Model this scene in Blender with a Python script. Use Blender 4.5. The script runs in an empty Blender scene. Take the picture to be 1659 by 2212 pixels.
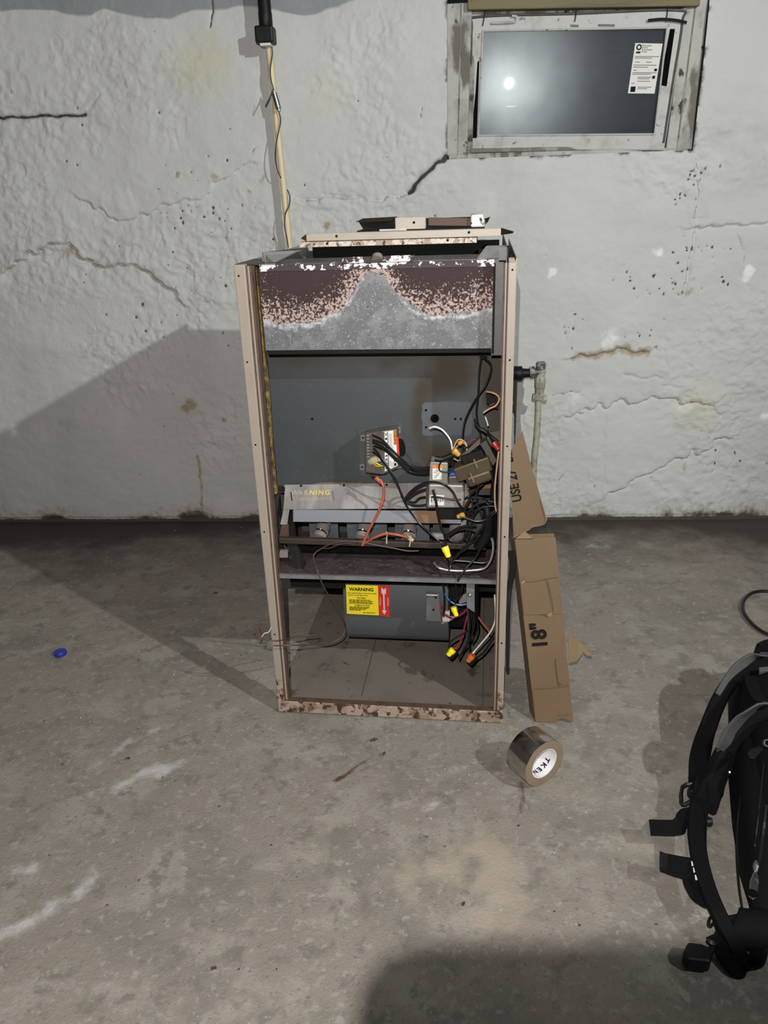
import bpy, bmesh, math, random
import numpy as np
from mathutils import Vector, Matrix

S = bpy.context.scene
COL = S.collection
PI = math.pi

# ------------------------------------------------------------------ camera
cam_d = bpy.data.cameras.new('camera')
cam = bpy.data.objects.new('camera', cam_d)
COL.objects.link(cam)
FWD = Vector((-0.0748, 0.9221, -0.3797))
UPV = Vector((0.0047, 0.3810, 0.9246))
FWD.normalize()
RGT = FWD.cross(UPV).normalized()
UPV = RGT.cross(FWD).normalized()
CAM = Vector((0, 0, 1.3296))
cam.matrix_world = Matrix((RGT, UPV, -FWD)).transposed().to_4x4()
cam.location = CAM
cam_d.sensor_fit = 'VERTICAL'
cam_d.sensor_height = 36.0
cam_d.lens = 36.0 * 1672.01 / 2212.0
cam_d.clip_start = 0.004
S.camera = cam

# ------------------------------------------------------------------ world, exposure, lamps
w = bpy.data.worlds.new('basement_air')
S.world = w
w.use_nodes = True
w.node_tree.nodes['Background'].inputs[0].default_value = (0.55, 0.6, 0.65, 1)
w.node_tree.nodes['Background'].inputs[1].default_value = 0.004
S.view_settings.view_transform = 'Standard'
S.view_settings.look = 'None'
S.view_settings.exposure = -0.08
S.view_settings.gamma = 1.0
S.view_settings.use_curve_mapping = False
LAMP_POS = Vector((-0.032, -0.11, 1.50))      # headlamp above the phone, held on the added stand
LAMP_W = 195.0
LAMP_COL = (1.0, 0.945, 0.90)
BULB_POS = Vector((2.07, -0.17, 2.52))        # clamp lamp with a reflector, right of the frame, aimed at the wall
BULB_AIM = Vector((-0.45, 3.1, 1.0))
BULB_W = 420.0
BULB_COL = (0.96, 1.0, 0.965)

# ------------------------------------------------------------------ helpers
def tag(o, label=None, cat=None, group=None, kind=None):
    if label: o['label'] = label
    if cat: o['category'] = cat
    if group: o['group'] = group
    if kind: o['kind'] = kind
    return o

def thing(name, label, cat, loc=(0, 0, 0), rz=0.0, group=None):
    o = bpy.data.objects.new(name, None)
    o.empty_display_size = 0.05
    COL.objects.link(o)
    o.location = loc
    o.rotation_euler = (0, 0, rz)
    return tag(o, label, cat, group)

def catmull(pts, n=6):
    P = [Vector(p) for p in pts]
    if len(P) < 3 or n <= 1: return P
    Q = [P[0] * 2 - P[1]] + P + [P[-1] * 2 - P[-2]]
    out = []
    for i in range(1, len(Q) - 2):
        a, b, c, d = Q[i - 1:i + 3]
        for k in range(n):
            t = k / n
            out.append(0.5 * ((2 * b) + (c - a) * t + (2 * a - 5 * b + 4 * c - d) * t * t + (3 * b - a - 3 * c + d) * t ** 3))
    out.append(P[-1])
    return out

class MB:
    def __init__(s): s.v = []; s.f = []
    def add(s, vs, fs):
        b = len(s.v)
        s.v += [Vector(v) for v in vs]
        s.f += [[i + b for i in f] for f in fs]
        return s
    def box(s, lo, hi):
        (a, b, c), (d, e, f) = lo, hi
        return s.hexa([(a, b, c), (d, b, c), (d, e, c), (a, e, c)], [(a, b, f), (d, b, f), (d, e, f), (a, e, f)])
    def hexa(s, bot, top):
        return s.add(list(bot) + list(top), [(3, 2, 1, 0), (4, 5, 6, 7), (0, 1, 5, 4), (1, 2, 6, 5), (2, 3, 7, 6), (3, 0, 4, 7)])
    def obox(s, c, ax, ay, az, sx, sy, sz):
        c = Vector(c); ax = Vector(ax).normalized() * sx / 2; ay = Vector(ay).normalized() * sy / 2; az = Vector(az).normalized() * sz / 2
        q = [(-1, -1), (1, -1), (1, 1), (-1, 1)]
        return s.hexa([c + ax * i + ay * j - az for i, j in q], [c + ax * i + ay * j + az for i, j in q])
    def prism(s, poly, d):
        d = Vector(d); n = len(poly); P = [Vector(p) for p in poly]
        return s.add(P + [p + d for p in P], [list(range(n))[::-1], list(range(n, 2 * n))] + [(i, (i + 1) % n, n + (i + 1) % n, n + i) for i in range(n)])
    def lathe(s, p0, p1, prof, n=20, cap=True):
        p0 = Vector(p0); d = Vector(p1) - p0; L = d.length; d.normalize()
        x = d.orthogonal().normalized(); y = d.cross(x)
        vs = []; fs = []
        for t, r in prof:
            for k in range(n):
                a = 2 * PI * k / n
                vs.append(p0 + d * (t * L) + (x * math.cos(a) + y * math.sin(a)) * r)
        m = len(prof)
        for i in range(m - 1):
            for k in range(n):
                k2 = (k + 1) % n
                fs.append((i * n + k, i * n + k2, (i + 1) * n + k2, (i + 1) * n + k))
        if cap:
            fs.append(list(range(n))[::-1]); fs.append([(m - 1) * n + k for k in range(n)])
        return s.add(vs, fs)
    def cyl(s, p0, p1, r, n=18, r2=None): return s.lathe(p0, p1, [(0, r), (1, r if r2 is None else r2)], n)
    def tube(s, pts, r, n=8, k=6, smooth=True):
        P = catmull(pts, k) if smooth else [Vector(p) for p in pts]
        m = len(P); T = [(P[min(i + 1, m - 1)] - P[max(i - 1, 0)]).normalized() for i in range(m)]
        x = T[0].orthogonal().normalized(); vs = []; fs = []
        for i in range(m):
            x = (x - T[i] * x.dot(T[i])).normalized(); y = T[i].cross(x)
            rr = r(i / (m - 1)) if callable(r) else r
            for j in range(n):
                a = 2 * PI * j / n
                vs.append(P[i] + (x * math.cos(a) + y * math.sin(a)) * rr)
        for i in range(m - 1):
            for j in range(n):
                j2 = (j + 1) % n
                fs.append((i * n + j, i * n + j2, (i + 1) * n + j2, (i + 1) * n + j))
        fs.append(list(range(n))[::-1]); fs.append([(m - 1) * n + j for j in range(n)])
        return s.add(vs, fs)
    def ribbon(s, pts, side, wd, th, k=6):
        """flat strap swept along pts; side(i/m) or a vector gives the width direction"""
        P = catmull(pts, k); m = len(P); vs = []; fs = []
        for i in range(m):
            T = (P[min(i + 1, m - 1)] - P[max(i - 1, 0)]).normalized()
            sd = Vector(side(i / (m - 1)) if callable(side) else side); sd = (sd - T * sd.dot(T)).normalized(); nr = T.cross(sd)
            W = wd(i / (m - 1)) if callable(wd) else wd; H = th(i / (m - 1)) if callable(th) else th
            for a, b in ((-1, -.6), (-.8, -1), (.8, -1), (1, -.6), (1, .6), (.8, 1), (-.8, 1), (-1, .6)):
                vs.append(P[i] + sd * (a * W / 2) + nr * (b * H / 2))
        for i in range(m - 1):
            for j in range(8):
                j2 = (j + 1) % 8
                fs.append((i * 8 + j, i * 8 + j2, (i + 1) * 8 + j2, (i + 1) * 8 + j))
        fs.append(list(range(8))[::-1]); fs.append([(m - 1) * 8 + j for j in range(8)])
        return s.add(vs, fs)
    def build(s, name, mat, parent=None, smooth=False, bevel=0, label=None, kind=None, sub=0, angle=40):
        me = bpy.data.meshes.new(name)
        me.from_pydata([tuple(v) for v in s.v], [], s.f)
        me.validate()
        bm = bmesh.new(); bm.from_mesh(me); bmesh.ops.recalc_face_normals(bm, faces=bm.faces[:]); bm.to_mesh(me); bm.free()
        me.materials.append(mat)
        o = bpy.data.objects.new(name, me); COL.objects.link(o)
        if parent: o.parent = parent
        if bevel:
            b = o.modifiers.new('edge', 'BEVEL'); b.width = bevel; b.segments = 2; b.limit_method = 'ANGLE'; b.angle_limit = math.radians(35)
        if sub:
            b = o.modifiers.new('soft', 'SUBSURF'); b.levels = sub; b.render_levels = sub
        if smooth:
            me.shade_smooth()
            if not sub: me.set_sharp_from_angle(angle=math.radians(angle))
        if label: o['label'] = label
        if kind: o['kind'] = kind
        return o

def text(name, body, size, mat, parent, org, xd, yd, align='CENTER', squash=1.0, ext=0.0002, bold=0.012):
    c = bpy.data.curves.new(name, 'FONT'); c.body = body; c.size = size; c.align_x = align; c.align_y = 'CENTER'; c.extrude = ext
    c.offset = size * bold
    c.materials.append(mat)
    o = bpy.data.objects.new(name, c); COL.objects.link(o); o.parent = parent
    x = Vector(xd).normalized(); y = Vector(yd); y = (y - x * y.dot(x)).normalized(); z = x.cross(y)
    m = Matrix((x * squash, y, z)).transposed().to_4x4(); m.translation = Vector(org)
    bpy.context.view_layer.update()
    me = bpy.data.meshes.new_from_object(o.evaluated_get(bpy.context.evaluated_depsgraph_get()))
    bpy.data.objects.remove(o); bpy.data.curves.remove(c)
    o = bpy.data.objects.new(name, me); COL.objects.link(o); o.parent = parent
    o.matrix_local = m
    return o

def dup(o, parent=None):
    c = o.copy(); COL.objects.link(c); c.parent = parent
    return c

# numpy noise ------------------------------------------------------
_rng = np.random.default_rng(7)
_tab = _rng.random((257, 257)); _tab[256] = _tab[0]; _tab[:, 256] = _tab[:, 0]
def vnoise(x, y, s, seed=0):
    x = x / s + seed * 17.31 + 400; y = y / s + seed * 7.77 + 400
    xi = np.floor(x).astype(int); yi = np.floor(y).astype(int); fx = x - xi; fy = y - yi
    fx = fx * fx * (3 - 2 * fx); fy = fy * fy * (3 - 2 * fy); xi %= 256; yi %= 256
    return (_tab[xi, yi] * (1 - fx) + _tab[xi + 1, yi] * fx) * (1 - fy) + (_tab[xi, yi + 1] * (1 - fx) + _tab[xi + 1, yi + 1] * fx) * fy
def fbm(x, y, s, o=4, seed=0):
    t = 0; a = 0.5; n = 0
    for i in range(o):
        t = t + a * vnoise(x, y, s, seed + i * 3); n += a; a *= 0.5; s *= 0.5
    return t / n
def sstep(x, a, b):
    t = np.clip((x - a) / (b - a), 0, 1); return t * t * (3 - 2 * t)
def dpoly(x, y, pts):
    """distance to a polyline and the signed side"""
    d = np.full(x.shape, 9.0); sg = np.zeros(x.shape)
    for (ax, ay), (bx, by) in zip(pts[:-1], pts[1:]):
        ux, uy = bx - ax, by - ay; L = ux * ux + uy * uy + 1e-12
        t = np.clip(((x - ax) * ux + (y - ay) * uy) / L, 0, 1)
        q = np.hypot(x - ax - t * ux, y - ay - t * uy); s = np.sign(ux * (y - ay) - uy * (x - ax))
        k = q < d; d = np.where(k, q, d); sg = np.where(k, s, sg)
    return d, sg
def xz(pts): return [(p[0], p[2]) for p in pts]
def xy(pts): return [(p[0], p[1]) for p in pts]

# materials --------------------------------------------------------
def C4(c): return (*c, 1)
def s2l(r, g, b):
    f = lambda c: (c / 255 / 12.92) if c <= 10 else ((c / 255 + 0.055) / 1.055) ** 2.4
    return (f(r), f(g), f(b))
def M(name, base, rough=0.5, metal=0.0, layers=(), bump=None, spec=0.5, coat=0, aniso=None):
    """layers: (mask, colour, rough, metal); mask = ('n', scale, lo, hi, stretch) noise or ('a', attribute, lo, hi, noise_scale, amount)"""
    m = bpy.data.materials.new(name); m.use_nodes = True; nt = m.node_tree; N = nt.nodes; L = nt.links
    p = N['Principled BSDF']; tc = N.new('ShaderNodeTexCoord')
    def val(v):
        n = N.new('ShaderNodeValue'); n.outputs[0].default_value = v; return n.outputs[0]
    def noise(scale, detail=4, stretch=None, rgh=0.6):
        n = N.new('ShaderNodeTexNoise'); n.inputs['Scale'].default_value = scale; n.inputs['Detail'].default_value = detail; n.inputs['Roughness'].default_value = rgh
        if stretch:
            mp = N.new('ShaderNodeMapping'); mp.inputs['Scale'].default_value = stretch; L.new(tc.outputs['Object'], mp.inputs[0]); L.new(mp.outputs[0], n.inputs['Vector'])
        else: L.new(tc.outputs['Object'], n.inputs['Vector'])
        return n.outputs['Fac']
    def ramp(src, lo, hi):
        r = N.new('ShaderNodeMapRange'); r.interpolation_type = 'SMOOTHSTEP'
        r.inputs['From Min'].default_value = lo; r.inputs['From Max'].default_value = hi; L.new(src, r.inputs['Value']); return r.outputs['Result']
    def math_(op, a, b):
        n = N.new('ShaderNodeMath'); n.operation = op
        for i, v in enumerate((a, b)):
            if isinstance(v, (int, float)): n.inputs[i].default_value = v
            else: L.new(v, n.inputs[i])
        return n.outputs[0]
    col = N.new('ShaderNodeRGB'); col.outputs[0].default_value = C4(base); col = col.outputs[0]
    ro = val(rough); me = val(metal)
    for ly in layers:
        mk, c, r, mt = ly
        if mk[0] == 'n': fac = ramp(noise(mk[1], 5, mk[4] if len(mk) > 4 else None), mk[2], mk[3])
        else:
            at = N.new('ShaderNodeAttribute'); at.attribute_name = mk[1]
            src = at.outputs['Fac']
            if len(mk) > 4: src = math_('ADD', src, math_('MULTIPLY', math_('SUBTRACT', noise(mk[4], 4), 0.5), mk[5]))
            fac = ramp(src, mk[2], mk[3])
        mx = N.new('ShaderNodeMix'); mx.data_type = 'RGBA'; L.new(fac, mx.inputs['Factor']); L.new(col, mx.inputs['A']); mx.inputs['B'].default_value = C4(c); col = mx.outputs['Result']
        for what, v in (('r', r), ('m', mt)):
            if v is None: continue
            mf = N.new('ShaderNodeMix'); mf.data_type = 'FLOAT'; L.new(fac, mf.inputs['Factor']); L.new(ro if what == 'r' else me, mf.inputs['A']); mf.inputs['B'].default_value = v
            if what == 'r': ro = mf.outputs['Result']
            else: me = mf.outputs['Result']
    L.new(col, p.inputs['Base Color']); L.new(ro, p.inputs['Roughness']); L.new(me, p.inputs['Metallic'])
    p.inputs['Specular IOR Level'].default_value = spec
    if coat: p.inputs['Coat Weight'].default_value = coat
    if bump:
        prev = None
        for sc, st, ds in (bump if isinstance(bump, list) else [bump]):
            b = N.new('ShaderNodeBump'); b.inputs['Strength'].default_value = st; b.inputs['Distance'].default_value = ds
            L.new(noise(sc, 6), b.inputs['Height'])
            if prev: L.new(prev, b.inputs['Normal'])
            prev = b.outputs[0]
        L.new(prev, p.inputs['Normal'])
    return m

m_wall = M('limewashed_stone', (0.47, 0.475, 0.47), 0.82, layers=[
    (('n', 1.6, 0.45, 0.75), (0.42, 0.422, 0.41), None, None),
    (('n', 5.0, 0.5, 0.85), (0.52, 0.525, 0.525), None, None),
    (('a', 'gray', 0.35, 0.7, 9, 0.5), (0.22, 0.24, 0.26), None, None),
    (('a', 'white', 0.4, 0.8, 30, 0.7), (0.68, 0.69, 0.69), None, None),
    (('a', 'yellow', 0.3, 1.0, 12, 0.5), (0.47, 0.465, 0.37), None, None),
    (('a', 'tan', 0.42, 0.95, 45, 0.9), (0.30, 0.245, 0.175), 0.9, None),
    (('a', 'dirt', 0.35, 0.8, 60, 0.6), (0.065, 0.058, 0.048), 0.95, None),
], bump=[(28, 0.16, 0.02), (140, 0.25, 0.006)], spec=0.3)
m_wallplain = M('old_wall_paint', (0.15, 0.145, 0.135), 0.9, layers=[(('n', 3, 0.45, 0.7), (0.10, 0.095, 0.088), None, None)])
m_floor = M('bare_concrete', (0.222, 0.201, 0.172), 0.66, layers=[
    (('n', 1.3, 0.42, 0.7), (0.235, 0.200, 0.178), None, None),
    (('n', 3.1, 0.46, 0.66), (0.170, 0.164, 0.143), None, None),
    (('n', 7, 0.50, 0.64), (0.262, 0.243, 0.213), None, None),
    (('n', 17, 0.53, 0.66), (0.165, 0.155, 0.139), None, None),
    (('n', 46, 0.54, 0.68), (0.27, 0.258, 0.236), None, None),
    (('n', 110, 0.58, 0.70), (0.155, 0.146, 0.132), None, None),
    (('a', 'warm', 0.30, 0.85, 14, 1.0), (0.315, 0.275, 0.225), None, None),
    (('a', 'pale', 0.25, 1.05, 24, 1.5), (0.42, 0.42, 0.42), 0.6, None),
    (('n', 75, 0.66, 0.72), (0.34, 0.33, 0.31), None, None),
    (('a', 'stain', 0.15, 1.0, 9, 0.8), (0.060, 0.050, 0.042), 0.75, None),
    (('a', 'rust', 0.25, 0.75, 60, 0.6), (0.080, 0.048, 0.032), 0.8, None),
    (('n', 230, 0.70, 0.74), (0.40, 0.39, 0.37), None, None),
], bump=[(20, 0.12, 0.02), (160, 0.35, 0.005)], spec=0.3)
m_beige = M('beige_enamel', (0.265, 0.228, 0.190), 0.42, layers=[(('n', 9, 0.5, 0.8), (0.235, 0.198, 0.164), None, None), (('n', 170, 0.72, 0.76), (0.12, 0.07, 0.045), 0.8, None)], bump=(300, 0.06, 0.002))
m_beigerust = M('chipped_beige_enamel', (0.31, 0.24, 0.195), 0.55, layers=[
    (('n', 22, 0.46, 0.58), (0.21, 0.145, 0.105), 0.8, None), (('n', 34, 0.54, 0.62), (0.15, 0.075, 0.035), 0.8, None), (('n', 48, 0.53, 0.57), (0.04, 0.022, 0.017), 0.9, None)], bump=(90, 0.3, 0.004))
m_beigelit = M('lamplit_beige_enamel', (0.33, 0.285, 0.235), 0.45, layers=[(('n', 9, 0.5, 0.8), (0.285, 0.24, 0.195), None, None), (('n', 90, 0.70, 0.75), (0.14, 0.09, 0.06), 0.8, None)])  # lighter copy of the beige enamel, lamplight put into the colour
m_beigechip = M('peeling_beige_enamel', (0.50, 0.44, 0.39), 0.5, layers=[
    (('n', 60, 0.44, 0.56), (0.33, 0.25, 0.20), 0.8, None), (('n', 90, 0.56, 0.60), (0.09, 0.055, 0.04), 0.9, None)], bump=(90, 0.3, 0.004))  # peeling enamel, base lightened for the lamp falling on it
m_galv = M('galvanized_steel', (0.20, 0.205, 0.21), 0.4, 0.5, layers=[(('n', 26, 0.45, 0.7), (0.26, 0.265, 0.27), 0.35, None), (('n', 120, 0.6, 0.75), (0.33, 0.33, 0.33), 0.5, None)], bump=(60, 0.05, 0.003))
m_cover = M('rusted_galvanized_cover', (0.108, 0.114, 0.120), 0.5, 0.25, layers=[
    (('n', 22, 0.42, 0.66), (0.165, 0.173, 0.180), 0.5, 0.2),
    (('n', 95, 0.55, 0.66), (0.085, 0.09, 0.096), 0.5, 0.2),
    (('n', 190, 0.58, 0.66), (0.24, 0.25, 0.26), 0.5, 0.15),
    (('n', 320, 0.64, 0.70), (0.55, 0.56, 0.57), 0.6, 0.1),
    (('a', 'halo', 0.40, 1.5, 150, 2.2), (0.44, 0.44, 0.45), 0.6, 0.1),
    (('a', 'rust', 0.30, 0.48, 130, 0.5), (0.35, 0.265, 0.24), 0.7, 0.0),
    (('a', 'rust', 0.46, 0.70, 230, 3.2), (0.030, 0.016, 0.017), 0.75, 0.0),
    (('a', 'rust', 0.95, 1.25, 60, 1.0), (0.032, 0.018, 0.019), 0.75, 0.0),
], bump=(260, 0.3, 0.002), spec=0.3)
m_flake = M('flaking_galvanized_flange', (0.034, 0.02, 0.021), 0.7, 0.0, layers=[
    (('a', 'white', 0.50, 0.60, 65, 2.4), (0.58, 0.59, 0.61), 0.5, 0.1)], bump=(120, 0.4, 0.003))
m_panelgrey = M('grey_sheet_metal', (0.055, 0.064, 0.069), 0.45, 0.3, layers=[
    (('n', 5, 0.45, 0.75), (0.043, 0.050, 0.053), None, None),
    (('n', 40, 0.55, 0.7), (0.062, 0.070, 0.074), None, None),
    (('n', 160, 0.68, 0.76), (0.085, 0.096, 0.103), None, None),
    (('a', 'soot', 0.25, 1.0, 14, 0.45), (0.028, 0.0215, 0.013), 0.75, 0.0),
    (('a', 'clean', 0.40, 0.6, 30, 0.7), (0.090, 0.102, 0.115), 0.42, 0.3),
    (('a', 'rust', 0.4, 0.7, 60, 0.8), (0.15, 0.095, 0.05), 0.85, 0.0)], bump=(180, 0.06, 0.002))
m_greymetal = M('dull_grey_steel', (0.075, 0.076, 0.075), 0.5, 0.4, layers=[(('n', 14, 0.45, 0.75), (0.05, 0.047, 0.044), 0.6, None)], bump=(120, 0.08, 0.002))
m_panseam = M('pan_seam_grime', (0.055, 0.044, 0.035), 0.85)
m_blower = M('grey_painted_housing', (0.085, 0.092, 0.10), 0.5, 0.2, layers=[(('n', 6, 0.5, 0.8), (0.07, 0.076, 0.082), None, None), (('n', 200, 0.73, 0.76), (0.25, 0.26, 0.27), None, None)])
m_dark = M('soot_black_steel', (0.009, 0.0085, 0.0085), 0.7, 0.1, layers=[(('n', 20, 0.5, 0.8), (0.016, 0.013, 0.012), None, None)], spec=0.15)
m_brownin = M('rust_brown_lining', (0.03, 0.022, 0.015), 0.8, 0.0, layers=[(('n', 18, 0.5, 0.7), (0.018, 0.012, 0.009), None, None), (('n', 40, 0.6, 0.75), (0.06, 0.036, 0.018), None, None)], spec=0.15)
m_brownedge = M('rusty_edge', (0.075, 0.045, 0.03), 0.7, 0.0, layers=[(('n', 30, 0.5, 0.7), (0.035, 0.022, 0.017), None, None)])
m_insul = M('yellowed_fibreglass', (0.24, 0.16, 0.045), 0.95, layers=[(('n', 30, 0.45, 0.6), (0.07, 0.045, 0.02), None, None)], bump=(120, 0.8, 0.01))
m_shelf = M('rust_scaled_shelf', (0.046, 0.030, 0.029), 0.8, layers=[
    (('n', 22, 0.46, 0.66), (0.022, 0.015, 0.0145), None, None), (('n', 70, 0.55, 0.68), (0.085, 0.064, 0.062), None, None), (('n', 200, 0.66, 0.71), (0.30, 0.265, 0.26), None, None)], bump=[(60, 0.6, 0.006), (240, 0.6, 0.003)])
m_burner = M('rusty_cast_burner', (0.18, 0.155, 0.145), 0.8, 0.1, layers=[(('n', 30, 0.5, 0.7), (0.10, 0.072, 0.062), None, None)], bump=(160, 0.3, 0.003))
m_manifold = M('sooty_manifold_steel', (0.035, 0.026, 0.022), 0.6, 0.1, layers=[(('n', 14, 0.5, 0.7), (0.06, 0.036, 0.024), None, None)], spec=0.3)
m_baffle = M('blue_grey_baffle_steel', (0.085, 0.098, 0.112), 0.5, 0.2, layers=[(('n', 20, 0.5, 0.7), (0.06, 0.068, 0.076), None, None)])
m_plate = M('brushed_aluminium_plate', (0.40, 0.385, 0.38), 0.42, 0.35, layers=[
    (('n', 12, 0.42, 0.62, (1, 0.35, 0.35)), (0.25, 0.235, 0.23), 0.5, None), (('a', 'rust', 0.4, 0.8, 30, 0.7), (0.17, 0.10, 0.058), 0.7, 0.1)], bump=(200, 0.06, 0.002))
m_lipplate = M('blue_grey_plate_edge', (0.25, 0.265, 0.30), 0.45, 0.4, layers=[(('a', 'rust', 0.35, 0.8, 25, 0.6), (0.18, 0.105, 0.06), 0.7, 0.2)])
m_pan = M('dusty_base_pan', (0.135, 0.115, 0.10), 0.75, 0.0, layers=[
    (('n', 5, 0.45, 0.7), (0.105, 0.091, 0.08), None, None), (('n', 16, 0.58, 0.7), (0.055, 0.043, 0.034), None, None), (('n', 34, 0.64, 0.72), (0.03, 0.023, 0.02), None, None)], bump=(100, 0.15, 0.003))
m_black = M('black_rubber', (0.007, 0.007, 0.0075), 0.38, spec=0.4)
m_blackmat = M('matt_black_plastic', (0.005, 0.005, 0.0055), 0.5, spec=0.25)
m_red = M('red_silicone_sleeve', (0.36, 0.075, 0.04), 0.5)
m_redwire = M('crimson_wire', (0.30, 0.012, 0.035), 0.4)
m_bluewire = M('blue_wire', (0.05, 0.16, 0.36), 0.4)
m_navywire = M('faded_navy_wire', (0.03, 0.04, 0.06), 0.5)
m_whitewire = M('white_wire', (0.70, 0.66, 0.60), 0.45)
m_copperwire = M('tan_wire', (0.44, 0.28, 0.17), 0.5)
m_brownwire = M('brown_thermostat_wire', (0.06, 0.035, 0.03), 0.5)
m_yellow = M('yellow_nut_plastic', (0.80, 0.66, 0.01), 0.4)
m_amber = M('amber_nut_plastic', (0.42, 0.22, 0.03), 0.45)
m_orange = M('orange_nut_plastic', (0.50, 0.13, 0.025), 0.45)
m_rednut = M('red_nut_plastic', (0.36, 0.02, 0.014), 0.45)
m_alu = M('bare_aluminium', (0.75, 0.76, 0.77), 0.25, 0.9)
m_paper = M('white_label_paper', (0.58, 0.575, 0.56), 0.6)
m_ink = M('black_print', (0.010, 0.009, 0.009), 0.8, spec=0.1)
m_greyink = M('grey_print', (0.16, 0.16, 0.17), 0.6)
m_labely = M('yellow_label', (0.86, 0.72, 0.02), 0.45)
m_labelr = M('red_label', (0.60, 0.02, 0.015), 0.45)
m_labelo = M('orange_label', (0.66, 0.20, 0.02), 0.5)
m_letgold = M('gold_lettering', (0.66, 0.48, 0.07), 0.5)
m_lettan = M('worn_lettering', (0.40, 0.30, 0.19), 0.6)
m_letfade = M('faded_lettering', (0.36, 0.285, 0.215), 0.6)
m_module = M('smoked_grey_plastic', (0.075, 0.069, 0.061), 0.35, layers=[(('n', 40, 0.5, 0.8), (0.10, 0.094, 0.085), None, None)])
m_clear = M('clear_brown_plastic', (0.11, 0.098, 0.08), 0.3)
m_nylon = M('cream_nylon', (0.42, 0.37, 0.24), 0.5)
m_valve = M('cast_grey_valve', (0.26, 0.25, 0.232), 0.5, 0.35, layers=[(('n', 30, 0.5, 0.8), (0.15, 0.145, 0.135), None, None)], bump=(200, 0.1, 0.002))
m_olive = M('olive_grey_steel', (0.085, 0.08, 0.066), 0.45, 0.3)
m_bronze = M('bronze_varnished_transformer', (0.062, 0.047, 0.027), 0.42, 0.3, layers=[(('n', 20, 0.5, 0.8), (0.085, 0.066, 0.038), None, None)])
m_dullbrass = M('dull_brass', (0.20, 0.155, 0.075), 0.4, 0.4)
m_blueplas = M('blue_knob_plastic', (0.025, 0.10, 0.44), 0.4)
m_cream = M('cream_painted_pole', (0.60, 0.52, 0.33), 0.5, layers=[(('n', 7, 0.5, 0.75, (1, 1, 0.2)), (0.50, 0.43, 0.27), None, None), (('n', 90, 0.7, 0.74), (0.18, 0.13, 0.08), None, None)])
m_pipe = M('painted_gas_pipe', (0.34, 0.33, 0.27), 0.6, layers=[(('n', 26, 0.45, 0.62), (0.22, 0.215, 0.18), None, None), (('n', 60, 0.6, 0.7), (0.10, 0.09, 0.075), None, None)], bump=(90, 0.3, 0.003))
m_pipedk = M('tarnished_union', (0.10, 0.10, 0.098), 0.4, 0.5, layers=[(('n', 60, 0.5, 0.65), (0.34, 0.34, 0.33), 0.6, 0.1)])
m_card = M('kraft_cardboard', (0.120, 0.077, 0.040), 0.72, layers=[(('n', 4, 0.4, 0.8), (0.145, 0.094, 0.050), None, None), (('n', 9, 0.55, 0.8), (0.10, 0.063, 0.032), None, None), (('n', 130, 0.6, 0.8, (1, 1, 0.15)), (0.105, 0.066, 0.034), None, None)], bump=(25, 0.15, 0.004))
m_cardin = M('cardboard_inside', (0.20, 0.138, 0.08), 0.8)
m_cardedge = M('torn_cardboard_edge', (0.085, 0.052, 0.027), 0.85)
m_foil = M('aluminium_foil_tape', (0.50, 0.46, 0.44), 0.13, 1.0, layers=[(('n', 12, 0.5, 0.7), (0.42, 0.38, 0.36), 0.26, None)])
m_tapeedge = M('brown_tape_edge', (0.22, 0.165, 0.115), 0.55, layers=[(('n', 9, 0.45, 0.75), (0.17, 0.125, 0.09), None, None)])
m_core = M('white_paper_core', (0.72, 0.72, 0.74), 0.55)
m_navyink = M('navy_print', (0.012, 0.014, 0.035), 0.8, spec=0.1)
m_fabric = M('black_nylon_fabric', (0.0030, 0.0030, 0.0036), 0.8, bump=(700, 0.3, 0.001), spec=0.12)
m_pad = M('black_mesh_padding', (0.0042, 0.0043, 0.005), 0.85, bump=(500, 0.4, 0.001), spec=0.1)
m_web = M('charcoal_webbing', (0.048, 0.048, 0.049), 0.7, bump=(900, 0.4, 0.001))
m_buckle = M('black_buckle_plastic', (0.006, 0.006, 0.008), 0.45, spec=0.3)
m_chrome = M('scuffed_chrome', (0.30, 0.295, 0.29), 0.3, 1.0, layers=[(('n', 60, 0.55, 0.7), (0.05, 0.05, 0.05), 0.5, 0.3)])
m_cap = M('blue_cap_plastic', (0.012, 0.03, 0.27), 0.4)
m_crumb = M('dark_leaf_crumbs', (0.03, 0.024, 0.018), 0.9)
m_leaf = M('dry_brown_leaf', (0.06, 0.042, 0.028), 0.9)
m_chip = M('white_plaster_crumbs', (0.52, 0.51, 0.49), 0.9)
m_winpaint = M('peeling_window_paint', (0.36, 0.355, 0.34), 0.7, layers=[
    (('n', 10, 0.45, 0.68), (0.24, 0.235, 0.22), None, None), (('n', 11, 0.52, 0.62, (1, 1, 0.35)), (0.13, 0.12, 0.105), 0.9, None), (('n', 26, 0.60, 0.66, (1, 1, 0.5)), (0.045, 0.04, 0.034), 0.9, None), (('a', 'dirt', 0.4, 0.8, 40, 0.8), (0.03, 0.026, 0.022), 0.9, None)], bump=[(40, 0.4, 0.006)])
m_wingrimeshade = M('grimy_shadow_gap_paint', (0.15, 0.14, 0.125), 0.8, layers=[(('n', 12, 0.45, 0.6), (0.26, 0.255, 0.24), None, None), (('n', 20, 0.55, 0.66), (0.035, 0.03, 0.026), None, None)], bump=[(40, 0.5, 0.006)])  # darker paint copy for inner boards: grime plus painted gap shadow
m_sash = M('white_sash_paint', (0.40, 0.40, 0.39), 0.55, layers=[(('n', 14, 0.48, 0.7), (0.30, 0.295, 0.28), None, None), (('n', 34, 0.62, 0.69), (0.12, 0.11, 0.1), None, None)], bump=(60, 0.15, 0.004))
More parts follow.
